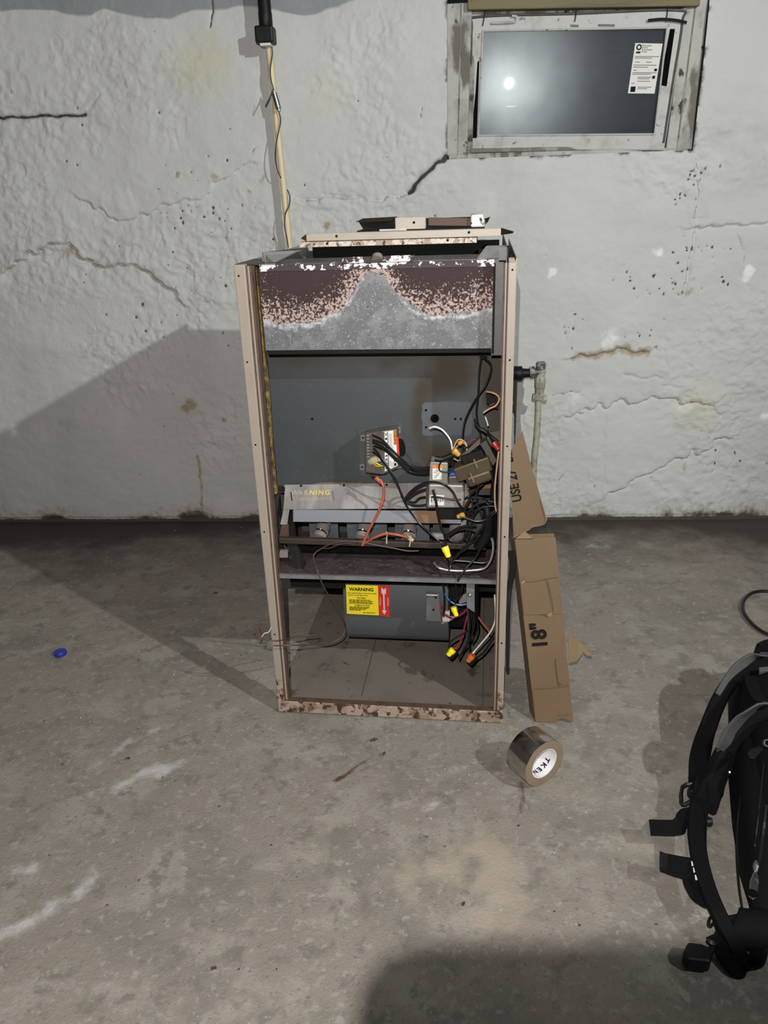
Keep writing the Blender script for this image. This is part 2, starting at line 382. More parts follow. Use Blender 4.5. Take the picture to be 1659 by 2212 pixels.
m_lintel = M('ochre_lintel_wood', (0.145, 0.125, 0.062), 0.7, layers=[(('n', 7, 0.45, 0.7, (0.25, 1, 3)), (0.10, 0.084, 0.042), None, None)], bump=(40, 0.2, 0.004))
m_gap = M('black_gap', (0.004, 0.004, 0.004), 0.95, spec=0.03)
m_well = M('night_window_well', (0.012, 0.016, 0.02), 0.9)

def glass_mat():
    m = bpy.data.materials.new('dusty_window_glass'); m.use_nodes = True; nt = m.node_tree; N = nt.nodes; L = nt.links
    out = N['Material Output']; N.remove(N['Principled BSDF'])
    tr = N.new('ShaderNodeBsdfTransparent'); tr.inputs[0].default_value = (0.75, 0.82, 0.85, 1)
    g = N.new('ShaderNodeBsdfGlossy'); g.inputs['Roughness'].default_value = 0.015; g.inputs[0].default_value = (1, 1, 1, 1)
    gr = N.new('ShaderNodeBsdfGlossy'); gr.inputs['Roughness'].default_value = 0.25; gr.inputs[0].default_value = (0.85, 0.93, 0.95, 1)
    df = N.new('ShaderNodeBsdfDiffuse'); df.inputs[0].default_value = (0.10, 0.12, 0.145, 1)
    fr = N.new('ShaderNodeFresnel'); fr.inputs[0].default_value = 1.5
    a = N.new('ShaderNodeMixShader'); L.new(fr.outputs[0], a.inputs[0]); L.new(tr.outputs[0], a.inputs[1]); L.new(g.outputs[0], a.inputs[2])
    b = N.new('ShaderNodeMixShader'); b.inputs[0].default_value = 0.14; L.new(a.outputs[0], b.inputs[1]); L.new(df.outputs[0], b.inputs[2])
    tx = N.new('ShaderNodeTexNoise'); tx.inputs['Scale'].default_value = 7; tx.inputs['Detail'].default_value = 5
    tc = N.new('ShaderNodeTexCoord'); L.new(tc.outputs['Object'], tx.inputs['Vector'])
    mr = N.new('ShaderNodeMapRange'); mr.inputs['From Min'].default_value = 0.3; mr.inputs['From Max'].default_value = 0.75; mr.inputs['To Min'].default_value = 0.016; mr.inputs['To Max'].default_value = 0.024
    L.new(tx.outputs['Fac'], mr.inputs['Value'])
    c = N.new('ShaderNodeMixShader'); L.new(mr.outputs[0], c.inputs[0]); L.new(b.outputs[0], c.inputs[1]); L.new(gr.outputs[0], c.inputs[2])
    L.new(c.outputs[0], out.inputs[0])
    return m
m_glass = glass_mat()

def emit_mat(name, col, st):
    m = bpy.data.materials.new(name); m.use_nodes = True; nt = m.node_tree
    p = nt.nodes['Principled BSDF']; p.inputs['Emission Color'].default_value = C4(col); p.inputs['Emission Strength'].default_value = st
    return m

def set_attr(me, name, arr):
    a = me.attributes.new(name, 'FLOAT', 'POINT'); a.data.foreach_set('value', np.asarray(arr, dtype=np.float32).ravel())

# ================================================================== structure
WY = 3.1382
# window opening in the wall (x0, x1, z0, z1)
OX0, OX1, OZ0, OZ1 = 0.025, 0.905, 1.440, 2.02

def grid_mesh(name, P, nx, ny, keep=None):
    idx = np.arange(nx * ny).reshape(ny, nx)
    f = np.stack([idx[:-1, :-1], idx[:-1, 1:], idx[1:, 1:], idx[1:, :-1]], -1).reshape(-1, 4)
    if keep is not None: f = f[keep.ravel()]
    me = bpy.data.meshes.new(name)
    me.vertices.add(nx * ny); me.vertices.foreach_set('co', P.astype(np.float32).ravel())
    me.loops.add(f.size); me.loops.foreach_set('vertex_index', f.astype(np.int32).ravel())
    me.polygons.add(len(f)); me.polygons.foreach_set('loop_start', np.arange(0, f.size, 4, dtype=np.int32))
    me.update(calc_edges=True)
    me.shade_smooth()
    return me

# ---- back wall: lumpy limewashed masonry
st = 0.005
xs = np.arange(-2.4, 1.9001, st); zs = np.arange(-0.04, 2.1001, st)
Xg, Zg = np.meshgrid(xs, zs)
d = (fbm(Xg, Zg, 0.55, 3, 1) - 0.5) * 0.050 + (fbm(Xg, Zg, 0.16, 2, 5) - 0.5) * 0.009
rugged = np.clip(0.8 * sstep(fbm(Xg, Zg, 0.35, 4, 9), 0.46, 0.66) + np.exp(-((Zg - 1.12) / 0.22) ** 2) * (Xg < -0.4) * 0.9, 0, 1)
chip = fbm(Xg, Zg, 0.055, 3, 13)
d += rugged * ((chip - 0.5) * 0.013 + sstep(chip, 0.60, 0.64) * -0.005 + (fbm(Xg, Zg, 0.022, 2, 17) - 0.5) * 0.008)
d += (fbm(Xg * 0.5, Zg * 1.6, 0.07, 3, 21) - 0.5) * 0.0035 + (fbm(Xg, Zg, 0.03, 2, 23) - 0.5) * 0.0025
fl1 = fbm(Xg, Zg, 0.11, 4, 27); fl2 = fbm(Xg * 0.7, Zg, 0.06, 4, 29); fz = 0.10 + 0.9 * rugged ** 2
d += (sstep(fl1, 0.50, 0.515) * 0.0028 + sstep(fl2, 0.56, 0.575) * 0.003 + sstep(fl2, 0.40, 0.415) * 0.0022) * fz
dirt = np.zeros_like(d); tan = np.zeros_like(d); wht = np.zeros_like(d); gry = np.zeros_like(d); yel = np.zeros_like(d)
jx = (vnoise(Xg, Zg, 0.03, 31) - 0.5) * 0.022; jz = (vnoise(Xg, Zg, 0.03, 37) - 0.5) * 0.022
def crack(pts, w=0.004, depth=0.006, dk=1.0, tn=0.0, step=0.0, sw=0.03, jit=1.0):
    global d, dirt, tan
    dist, sg = dpoly(Xg + jx * jit, Zg + jz * jit, xz(pts))
    g = np.exp(-(dist / w) ** 2)
    d -= g * depth
    dirt = np.maximum(dirt, g * dk)
    if tn: tan = np.maximum(tan, np.exp(-(dist / (w * 5)) ** 2) * tn)
    if step: d += sg * step * np.exp(-dist / sw)
def blob(p, r, what, amt=1.0, rz=None):
    global tan, wht, yel, dirt
    q = np.exp(-(((Xg + jx - p[0]) / r) ** 2 + ((Zg + jz - p[2]) / (rz or r)) ** 2)) * amt
    if what == 'tan': tan = np.maximum(tan, q)
    elif what == 'white': wht = np.maximum(wht, q)
    elif what == 'yellow': yel = np.maximum(yel, q)
    else: dirt = np.maximum(dirt, q)
crack([(-1.7159,3.1382,1.6432),(-1.4649,3.1382,1.6382),(-1.3136,3.1382,1.637)], 0.006, 0.014, 1.0, step=0.004, jit=0.4)
crack([(-1.3136,3.1382,1.637),(-1.2718,3.1382,1.6721),(-1.2315,3.1382,1.7007)], 0.004, 0.005, 0.5)
crack([(-1.7312,3.1382,1.0941),(-1.6498,3.1382,1.1574),(-1.5597,3.1382,1.1775),(-1.4636,3.1382,1.1834),(-1.398,3.1382,1.1293),(-1.3083,3.1382,1.1004),(-1.2132,3.1382,1.1031),(-1.1429,3.1382,1.0695),(-1.0613,3.1382,0.9782)], 0.007, 0.007, 0.4, 0.55, step=0.014, sw=0.05, jit=1.6)
crack([(-1.3605,3.1382,1.3332),(-1.2944,3.1382,1.2893),(-1.167,3.1382,1.2769),(-1.0682,3.1382,1.3238),(-0.9394,3.1382,1.3361),(-0.8259,3.1382,1.3813),(-0.7128,3.1382,1.4416)], 0.006, 0.004, 0.15, 0.25, step=0.006, sw=0.05, jit=2)
crack([(0.0248,3.1382,1.4502),(-0.011,3.1382,1.4328),(-0.0455,3.1382,1.3948),(-0.0804,3.1382,1.3596),(-0.1155,3.1382,1.3336)], 0.010, 0.012, 0.95, step=0.008, jit=1.0)
crack([(-0.1155,3.1382,1.3336),(-0.177,3.1382,1.3114),(-0.2997,3.1382,1.3089),(-0.4401,3.1382,1.32),(-0.546,3.1382,1.3266)], 0.006, 0.006, 0.5, step=0.006, jit=1.2)
crack([(0.9137,3.1382,1.4155),(0.9457,3.1382,1.3654),(0.9466,3.1382,1.275),(0.9475,3.1382,1.2113)], 0.004, 0.006, 0.7, step=-0.006)
crack([(0.9475,3.1382,1.2113),(0.9469,3.1382,1.1303),(0.9394,3.1382,1.0476),(0.9337,3.1382,0.9459)], 0.007, 0.007, 0.4, 0.3, step=-0.006)
crack([(0.9412,3.1382,1.1793),(1.0415,3.1382,1.1795),(1.1404,3.1382,1.1861),(1.2557,3.1382,1.189)], 0.007, 0.006, 0.4, step=0.008)
crack([(0.9367,3.1382,1.2181),(0.9876,3.1382,1.2101)], 0.004, 0.004, 0.6)
crack([(1.0961,3.1382,1.1455),(1.1404,3.1382,1.0918),(1.1476,3.1382,0.9916),(1.2147,3.1382,0.9045),(1.2711,3.1382,0.872)], 0.003, 0.004, 0.6)
crack([(0.5376,3.1382,0.7016),(0.5914,3.1382,0.7135),(0.6541,3.1382,0.7214),(0.7076,3.1382,0.7295),(0.7632,3.1382,0.7101),(0.8073,3.1382,0.7183)], 0.006, 0.006, 0.45, 0.9, step=0.008)
crack([(0.7247,3.1382,0.6311),(0.7894,3.1382,0.6187),(0.8895,3.1382,0.6151)], 0.004, 0.006, 0.6)
crack([(0.8746,3.1382,0.5834),(0.9386,3.1382,0.5785),(0.9918,3.1382,0.5569)], 0.003, 0.005, 0.5)
crack([(0.4413,3.1382,0.541),(0.4914,3.1382,0.5441),(0.5645,3.1382,0.564)], 0.003, 0.005, 0.7)
crack([(0.493,3.1382,0.1535),(0.5044,3.1382,0.1953),(0.5279,3.1382,0.2263)], 0.0025, 0.003, 0.6)
crack([(0.737,3.1382,0.1306),(0.8651,3.1382,0.2026),(1.009,3.1382,0.2728),(1.1485,3.1382,0.3513)], 0.016, 0.006, 0.0, step=0.008, sw=0.06, jit=2)
crack([(0.5336,3.1382,0.458),(0.7067,3.1382,0.5137),(0.9632,3.1382,0.5193),(1.0944,3.1382,0.4885)], 0.016, 0.006, 0.0, step=0.008, sw=0.05, jit=2)
crack([(-1.0555,3.1382,0.3048),(-1.0565,3.1382,0.1654),(-1.0731,3.1382,0.0148)], 0.0025, 0.002, 0.0, 0.8, jit=0.3)
crack([(-0.8797,3.1382,0.4172),(-0.8836,3.1382,0.2287),(-0.8916,3.1382,0.014)], 0.0022, 0.001, 0.0, 0.55, jit=0.3)
crack([(-1.2444,3.1382,0.461),(-1.1531,3.1382,0.4597),(-1.0525,3.1382,0.4563)], 0.003, 0.003, 0.35)
crack([(0.6758,3.1382,0.0673),(0.6684,3.1382,0.2763),(0.6609,3.1382,0.4562)], 0.010, 0.002, 0.14, 0.3)
crack([(-0.6344,3.1382,1.8936),(-0.6065,3.1382,1.9272),(-0.5946,3.1382,1.9681)], 0.003, 0.003, 0.3)
crack([(-0.809,3.1382,1.8943),(-0.7924,3.1382,1.9356),(-0.7941,3.1382,1.9773)], 0.004, 0.004, 1.0, jit=0.3)
crack([(-0.7081,3.1382,1.4888),(-0.6853,3.1382,1.5067)], 0.003, 0.003, 0.7); crack([(-0.6916,3.1382,1.6191),(-0.6794,3.1382,1.6383)], 0.003, 0.003, 0.7)
crack([(-0.0719,3.1382,1.5803),(-0.0648,3.1382,1.6143)], 0.003, 0.003, 0.8, jit=0.3); crack([(-1.5771,3.1382,1.7145),(-1.5808,3.1382,1.7298)], 0.003, 0.003, 0.8, jit=0.2)
for p, r, rz, a in (((-1.0682,3.1382,0.5213), 0.045, 0.05, 0.95), ((-0.9222,3.1382,0.4687), 0.022, 0.022, 0.9), ((-1.4686,3.1382,1.1575), 0.08, 0.04, 0.75), ((-0.4374,3.1382,1.2211), 0.02, 0.03, 0.9), ((0.9511,3.1382,0.9455), 0.035, 0.035, 0.7),
                 ((-0.9914,3.1382,1.4192), 0.025, 0.02, 0.8), ((-0.8409,3.1382,1.406), 0.03, 0.02, 0.8), ((-0.6638,3.1382,1.4), 0.02, 0.025, 0.8), ((-0.7213,3.1382,1.3568), 0.025, 0.012, 0.8), ((-0.9167,3.1382,1.2272), 0.03, 0.02, 0.5),
                 ((1.0136,3.1382,0.232), 0.025, 0.035, 0.7), ((1.1575,3.1382,0.2813), 0.03, 0.015, 0.6), ((0.8851,3.1382,0.1921), 0.014, 0.01, 0.8), ((-1.113,3.1382,1.0154), 0.03, 0.04, 0.6), ((-1.4317,3.1382,1.2512), 0.05, 0.02, 0.5), ((0.9634,3.1382,0.9879), 0.02, 0.02, 0.7)):
    blob(p, r, 'tan', a, rz)
for p, r, a in (((0.4303,3.1382,1.0276), 0.03, 0.9), ((1.1657,3.1382,1.008), 0.035, 0.9), ((0.668,3.1382,0.7758), 0.06, 0.7), ((0.5384,3.1382,0.5356), 0.06, 0.6), ((0.9847,3.1382,0.4902), 0.05, 0.7), ((1.2998,3.1382,0.447), 0.03, 0.9), ((0.8236,3.1382,1.0926), 0.03, 0.8), ((0.4347,3.1382,0.36), 0.08, 0.5),
             ((-1.86,3.1382,0.4299), 0.05, 0.7), ((-1.4451,3.1382,-0.4915), 0.03, 0.5), ((-0.8196,3.1382,1.1132), 0.1, 0.45)):
    blob(p, r, 'white', a)
blob((1.0396,3.1382,0.4894), 0.15, 'yellow', 0.75); blob((-0.8481,3.1382,1.7814), 0.14, 'yellow', 0.9); blob((-0.4178,3.1382,1.6757), 0.12, 'yellow', 0.6)
rs = random.Random(3)
cl = [(p[0], p[2], q) for p, q in (((0.5028,3.1382,0.8334), .022), ((0.7318,3.1382,0.9683), .03), ((0.795,3.1382,0.755), .03), ((0.8894,3.1382,0.9557), .03), ((1.0291,3.1382,1.0116), .05), ((0.9209,3.1382,1.3539), .03), ((0.8967,3.1382,1.2766), .025), ((1.1988,3.1382,0.2506), .06), ((-0.9373,3.1382,1.3525), .05), ((-1.0389,3.1382,1.2729), .06), ((-0.8343,3.1382,1.3081), .04), ((-1.1892,3.1382,0.8899), .08), ((0.9356,3.1382,1.0811), .03))]
for k in range(310):                                              # pinholes and flaked spots
    px_, pz_ = rs.uniform(-1.7, 1.3), rs.uniform(0.1, 1.95); r = rs.uniform(0.0028, 0.0065)
    if rs.random() < 0.5: px_ = rs.gauss(-0.85, 0.35); pz_ = rs.gauss(1.12, 0.18)
    if k >= 150:
        cx_, cz_, sd_ = cl[(k - 150) % len(cl)]; px_ = rs.gauss(cx_, sd_ * 1.3); pz_ = rs.gauss(cz_, sd_); r *= 1.15
    sl = (np.abs(Xg[0] - px_) < 0.03); s2 = (np.abs(Zg[:, 0] - pz_) < 0.03)
    if sl.any() and s2.any():
        ix = np.ix_(s2, sl); q = np.exp(-(((Xg[ix] - px_) / r) ** 2 + ((Zg[ix] - pz_) / (r * rs.uniform(0.7, 1.8))) ** 2))
        dirt[ix] = np.maximum(dirt[ix], q * rs.uniform(0.5, 1.1)); d[ix] -= q * 0.003
tan = np.maximum(tan, rugged * sstep(chip, 0.70, 0.82) * 0.45)
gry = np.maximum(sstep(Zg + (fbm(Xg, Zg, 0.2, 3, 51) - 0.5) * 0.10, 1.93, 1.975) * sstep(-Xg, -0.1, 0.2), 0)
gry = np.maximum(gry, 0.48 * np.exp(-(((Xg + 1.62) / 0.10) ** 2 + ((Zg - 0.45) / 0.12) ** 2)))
edge = np.maximum(np.maximum(OX0 - Xg, Xg - OX1), OZ0 - Zg)              # grime close round the window opening
eg = np.exp(-np.clip(edge, 0, 1) / 0.020) * sstep(fbm(Xg, Zg, 0.05, 3, 61), 0.38, 0.62)
dirt = np.maximum(dirt, eg * np.where(edge == OZ0 - Zg, 0.75, 0.7))
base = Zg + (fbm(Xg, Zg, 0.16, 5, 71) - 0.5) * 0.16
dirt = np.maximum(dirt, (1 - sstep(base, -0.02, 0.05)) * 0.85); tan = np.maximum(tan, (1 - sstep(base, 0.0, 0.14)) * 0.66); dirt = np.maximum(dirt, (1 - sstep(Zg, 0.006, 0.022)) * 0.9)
d = np.where(Zg < 0.02, d * 0.4, d)
P = np.stack([Xg, WY - d, Zg], -1).reshape(-1, 3)
xc = (Xg[:-1, :-1] + Xg[1:, 1:]) / 2; zc = (Zg[:-1, :-1] + Zg[1:, 1:]) / 2
keep = ~((xc > OX0) & (xc < OX1) & (zc > OZ0) & (zc < OZ1))
me = grid_mesh('wall_back', P, len(xs), len(zs), keep)
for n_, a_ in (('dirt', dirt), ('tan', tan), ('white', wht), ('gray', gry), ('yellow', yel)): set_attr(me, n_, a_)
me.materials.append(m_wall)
wb = bpy.data.objects.new('wall_back', me); COL.objects.link(wb); wb['kind'] = 'structure'
# the same wall beyond the detailed stretch, and the thickness round the window
b = MB()
b.box((-3.3, WY, -0.04), (-2.39, WY + 0.3, 2.75)); b.box((1.89, WY, -0.04), (3.4, WY + 0.3, 2.75)); b.box((-2.4, WY, 2.09), (1.9, WY + 0.3, 2.75))
o = b.build('wall_back_rest', m_wallplain); o['kind'] = 'structure'

# ---- floor
st = 0.010
xs = np.arange(-2.4, 1.9001, st); ys = np.arange(0.5, 3.2301, st)
Xf, Yf = np.meshgrid(xs, ys)
zf = (fbm(Xf, Yf, 0.4, 3, 81) - 0.5) * 0.006
jx = (vnoise(Xf, Yf, 0.05, 91) - 0.5) * 0.05; jy = (vnoise(Xf, Yf, 0.05, 97) - 0.5) * 0.05
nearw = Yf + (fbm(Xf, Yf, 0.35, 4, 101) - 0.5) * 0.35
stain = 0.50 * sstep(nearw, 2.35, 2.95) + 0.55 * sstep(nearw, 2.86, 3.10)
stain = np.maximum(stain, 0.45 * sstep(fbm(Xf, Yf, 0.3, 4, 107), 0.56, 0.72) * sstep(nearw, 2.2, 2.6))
pale = np.zeros_like(zf); rust = np.zeros_like(zf); warm = np.zeros_like(zf)
BR = np.clip(0.35 + 1.3 * (fbm(Xf, Yf, 0.08, 4, 111) - 0.2), 0.2, 1.1)
def line(arr, pts, w_, a=1.0):
    jk = min(1.0, w_ / 0.028) * 0.9; dist, _ = dpoly(Xf + jx * jk, Yf + jy * jk, xy(pts)); w_ = max(w_, 0.009); return np.maximum(arr, np.exp(-(dist / w_) ** 2) * a * BR)
pale = line(pale, [(-0.9039,1.5204,0),(-0.8634,1.6018,0),(-0.8184,1.6502,0),(-0.7715,1.7006,0)], 0.018, 0.8)
pale = line(pale, [(-0.8314,1.448,0),(-0.7886,1.4736,0),(-0.742,1.5082,0),(-0.6939,1.5438,0)], 0.028, 0.95)
pale = line(pale, [(-0.926,1.2106,0),(-0.8655,1.2153,0),(-0.8244,1.2398,0)], 0.03, 0.9)
pale = line(pale, [(-0.8915,1.0355,0),(-0.845,1.0741,0),(-0.801,1.1031,0),(-0.7607,1.1443,0),(-0.7513,1.1922,0)], 0.028, 0.9)
pale = line(pale, [(-0.8299,1.102,0),(-0.7767,1.0931,0)], 0.03, 0.6)
pale = line(pale, [(-0.7999,0.9028,0),(-0.7276,0.9323,0),(-0.6269,0.9639,0)], 0.06, 0.4)
pale = line(pale, [(-0.1272,1.4016,0),(-0.0849,1.4252,0),(-0.0303,1.4195,0)], 0.02, 0.75)
pale = line(pale, [(0.0923,1.5005,0),(0.1336,1.5342,0)], 0.012, 0.7)
pale = line(pale, [(-0.6086,2.4281,0),(-0.5127,2.3614,0)], 0.03, 0.5)
pale = line(pale, [(0.5813,2.8593,0),(0.64,2.8812,0)], 0.025, 0.9)
pale = line(pale, [(0.5166,2.3078,0),(0.6133,2.2636,0)], 0.03, 0.5)
pale = line(pale, [(0.2233,1.3032,0),(0.328,1.3332,0)], 0.05, 0.45)
pale = line(pale, [(-0.6169,2.2339,0),(-0.5851,2.3942,0)], 0.03, 0.4)
warm = line(warm, [(-0.0084,1.2081,0),(0.0719,1.2849,0),(0.0935,1.1439,0)], 0.12, 1.0)
warm = line(warm, [(-0.2791,1.3966,0),(-0.3276,1.0844,0)], 0.12, 0.5)
warm = line(warm, [(0.3235,1.4917,0),(0.4522,1.3508,0),(0.4992,1.1707,0)], 0.14, 0.5)
rust = line(rust, [(-0.2685,1.5024,0),(-0.239,1.5265,0),(-0.2128,1.5543,0),(-0.1852,1.5758,0)], 0.007, 0.9)
rust = line(rust, [(0.1839,1.5033,0),(0.1861,1.4565,0),(0.1761,1.397,0)], 0.010, 0.7)
rust = line(rust, [(0.1663,1.8268,0),(0.1869,1.7646,0)], 0.012, 0.7)
rust = line(rust, [(-0.2516,1.754,0),(-0.2101,1.7207,0)], 0.010, 0.5)
stain = line(stain, [(-0.9754,1.3707,0),(-0.954,1.3971,0),(-0.9249,1.4089,0),(-0.9004,1.4315,0)], 0.006, 0.7)
stain = line(stain, [(-0.1751,1.1224,0),(-0.1652,1.1673,0),(-0.1454,1.1022,0)], 0.025, 0.35)
stain = line(stain, [(-0.7234,1.6337,0),(-0.6723,1.6734,0),(-0.644,1.6208,0)], 0.012, 0.5)
stain = line(stain, [(-0.4581,1.4837,0),(-0.4424,1.4491,0)], 0.010, 0.5)
stain = line(stain, [(-0.4432,1.5511,0),(-0.4033,1.4693,0),(-0.3471,1.4092,0)], 0.010, 0.35)
stain = line(stain, [(-0.5946,1.2103,0),(-0.5021,1.1717,0),(-0.4584,1.156,0)], 0.03, 0.3)
stain = line(stain, [(0.6082,2.7123,0),(0.8058,2.673,0),(1.0683,2.7527,0)], 0.02, 0.5)
stain = line(stain, [(-1.4013,2.7114,0),(-1.1176,2.61,0),(-0.9291,2.5911,0)], 0.03, 0.45)
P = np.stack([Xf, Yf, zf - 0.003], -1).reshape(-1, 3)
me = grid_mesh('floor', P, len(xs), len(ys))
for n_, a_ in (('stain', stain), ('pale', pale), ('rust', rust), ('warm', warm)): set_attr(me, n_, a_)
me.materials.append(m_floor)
fo = bpy.data.objects.new('floor', me); COL.objects.link(fo); fo['kind'] = 'structure'
b = MB()
b.box((-3.3, -2.4, -0.2), (3.4, 0.505, -0.004)); b.box((-3.3, 0.505, -0.2), (-2.39, WY + .1, -0.004)); b.box((1.89, 0.505, -0.2), (3.4, WY + .1, -0.004)); b.box((-2.4, 0.5, -0.2), (1.9, WY + .1, -0.03))
o = b.build('floor_rest', m_floor); o['kind'] = 'structure'
for n_, lo, hi in (('wall_left', (-3.4, -2.5, -0.05), (-3.3, WY + .3, 2.8)), ('wall_right', (3.4, -2.5, -0.05), (3.5, WY + .3, 2.8)), ('wall_front', (-3.3, -2.5, -0.05), (3.4, -2.4, 2.8)), ('ceiling', (-3.4, -2.5, 2.75), (3.5, WY + .3, 2.85))):
    o = MB().box(lo, hi).build(n_, m_wallplain); o['kind'] = 'structure'

# ---- window
win = thing('window_1', None, None); win['kind'] = 'structure'
# tilted sash plane: its normal bisects the camera and the lamp seen mirrored in the pane
spot = Vector((0.2466,3.1682,1.6816))
gn = ((CAM - spot).normalized() + (LAMP_POS - spot).normalized()).normalized()
def on_glass(x, z, off=0.0):
    """point of the sash plane at wall coordinates x, z"""
    y = spot.y - (gn.x * (x - spot.x) + gn.z * (z - spot.z)) / gn.y
    return Vector((x, y, z)) + gn * off
GTL, GTR, GBR, GBL = [on_glass(p[0], p[2]) for p in [(0.1503,3.1682,1.8457),(0.768,3.1682,1.8198),(0.7647,3.1682,1.4967),(0.1402,3.1682,1.5183)]]
STL, STR, SBR, SBL = [on_glass(p[0], p[2]) for p in [(0.1063,3.1682,1.8922),(0.8233,3.1682,1.8708),(0.8046,3.1682,1.442),(0.1051,3.1682,1.4734)]]
def quad_frame(name, inner, outer, n, th, mat, parent, bevel=0.003):
    b = MB(); V = [p + n * k for k in (-th / 2, th / 2) for ring_ in (inner, outer) for p in ring_]; F_ = []
    for i in range(4):
        j = (i + 1) % 4
        F_ += [(8 + i, 8 + j, 12 + j, 12 + i), (i, 4 + i, 4 + j, j), (i, j, 8 + j, 8 + i), (4 + i, 12 + i, 12 + j, 4 + j)]
    b.add(V, F_)
    return b.build(name, mat, parent, bevel=bevel)
b = MB(); q = [GBL, GBR, GTR, GTL]; c0 = sum(q, Vector()) / 4; q = [c0 + (v - c0) * 1.02 for v in q]
b.hexa([v - gn * 0.002 for v in q], [v + gn * 0.002 for v in q]).build('glass_pane', m_glass, win)
quad_frame('sash', [GBL, GBR, GTR, GTL], [SBL, SBR, STR, STL], gn, 0.022, m_sash, win, 0.004)
# thin bead round the pane
bd = MB(); ring = [GBL, GBR, GTR, GTL]
for i in range(4):
    a_, c_ = ring[i] + gn * 0.011, ring[(i + 1) % 4] + gn * 0.011
    bd.cyl(a_, c_, 0.0035, 8)
bd.build('glazing_bead', m_sash, win)
# raised outer rim of the sash with rounded corners
e = lambda a, b_, t: a + (b_ - a) * t
rim = [e(SBL, STL, .05), e(SBL, STL, .5), e(SBL, STL, .93), e(STL, STR, .035), e(STL, STR, .5), e(STL, STR, .965), e(STR, SBR, .08), e(STR, SBR, .5), e(STR, SBR, .95)]
rim = [p + gn * 0.010 + (c0 - p) * 0.02 for p in rim]
MB().tube(rim, 0.0045, 8, 6).build('rim_bead', m_greymetal, win, smooth=True)
# fixed outer boards
zt = 1.93
def board(name, pts, y0, y1, mat, bev=0.004):
    b = MB(); b.prism([(x, y0, z) for x, z in pts], (0, y1 - y0, 0)); return b.build(name, mat, win, bevel=bev)
board('frame_board', [(0.024, 1.452), (0.098, 1.455), (0.112, zt), (0.024, zt)], WY + 0.005, WY + 0.11, m_winpaint)
board('frame_board', [(0.098, 1.456), (0.118, 1.457), (0.126, zt), (0.108, zt)], WY + 0.022, WY + 0.11, m_wingrimeshade)
board('frame_board', [(0.812, 1.444), (0.903, 1.442), (0.906, zt), (0.830, zt)], WY + 0.004, WY + 0.11, m_winpaint)
board('frame_board', [(0.780, 1.446), (0.806, 1.445), (0.832, zt), (0.808, zt)], WY + 0.030, WY + 0.11, m_wingrimeshade)
board('dark_joint', [(0.799, 1.447), (0.806, 1.447), (0.822, zt), (0.815, zt)], WY + 0.012, WY + 0.03, m_gap, 0)
board('dark_joint', [(0.062, 1.456), (0.066, 1.456), (0.076, zt), (0.072, zt)], WY + 0.0035, WY + 0.03, m_wingrimeshade, 0)
board('dark_joint', [(0.848, 1.447), (0.853, 1.447), (0.868, zt), (0.863, zt)], WY + 0.0025, WY + 0.03, m_wingrimeshade, 0)
board('sill_board', [(0.030, 1.440), (0.890, 1.430), (0.890, 1.450), (0.030, 1.458)], WY + 0.006, WY + 0.12, m_winpaint)
board('sill_board', [(0.110, 1.459), (0.800, 1.449), (0.800, 1.462), (0.110, 1.474)], WY + 0.018, WY + 0.12, m_wingrimeshade)
board('head_board', [(0.06, 1.878), (0.86, 1.866), (0.86, 1.91), (0.06, 1.92)], WY + 0.02, WY + 0.12, m_winpaint)
# black strips painting gap shadows along the sash edges
MB().prism([on_glass(x, z, 0.0125) for x, z in xz([(0.7935,3.1682,1.8146),(0.7778,3.1682,1.8153),(0.7705,3.1682,1.7317),(0.7628,3.1682,1.6822),(0.7659,3.1682,1.6503),(0.7873,3.1682,1.6451),(0.7894,3.1682,1.7025)])], gn * 0.0006).build('shade_strip', m_gap, win)
MB().prism([on_glass(x, z, 0.0125) for x, z in xz([(0.1402,3.1682,1.7583),(0.1338,3.1682,1.7514),(0.1284,3.1682,1.657),(0.1224,3.1682,1.5977),(0.1133,3.1682,1.5116),(0.1353,3.1682,1.5108),(0.1384,3.1682,1.6566)])], gn * 0.0006).build('shade_strip', m_gap, win)
MB().prism([(x, WY + 0.021, z) for x, z in xz([(0.7705,3.1382,1.5436),(0.7614,3.1382,1.538),(0.7694,3.1382,1.4389),(0.7877,3.1382,1.4352)])], (0, 0.004, 0)).build('shade_strip', m_gap, win)
# latch hardware and hooks on the top rail
lt = [(0.1805,3.1682,1.8667),(0.2254,3.1682,1.8647),(0.2606,3.1682,1.8659),(0.265,3.1682,1.8795),(0.2489,3.1682,1.883)]
MB().tube([on_glass(p[0], p[2], 0.018) for p in lt], 0.004, 8, 5).build('latch', m_sash, win, smooth=True)
for (x0, y0), (x1, y1) in (((1049, 25), (1045, 58)), ((1240, 24), (1238, 52)), ((1430, 24), (1427, 56))): pass
for hk in ([(0.1573,3.1682,1.9092),(0.1545,3.1682,1.8845),(0.1501,3.1682,1.8597)], [(0.4623,3.1682,1.8953),(0.4636,3.1682,1.8733),(0.4615,3.1682,1.8541)], [(0.7617,3.1682,1.8817),(0.7626,3.1682,1.8572),(0.7601,3.1682,1.8353)]):
    MB().tube([on_glass(p[0], p[2], 0.016) for p in hk], 0.0017, 6, 3).build('hook_wire', m_blackmat, win)
for sl in ([(0.54,3.1682,1.8396),(0.5954,3.1682,1.8358)], [(0.4479,3.1682,1.8437),(0.475,3.1682,1.8411)]):
    A, B_ = [on_glass(p[0], p[2], 0.0115) for p in sl]
    MB().obox((A + B_) / 2, B_ - A, gn, (B_ - A).cross(gn), (B_ - A).length, 0.002, 0.007).build('slot', m_greymetal, win)
arm = [(0.7015,3.1682,1.8434),(0.7483,3.1682,1.8441),(0.7957,3.1682,1.8379),(0.8278,3.1682,1.8296)]
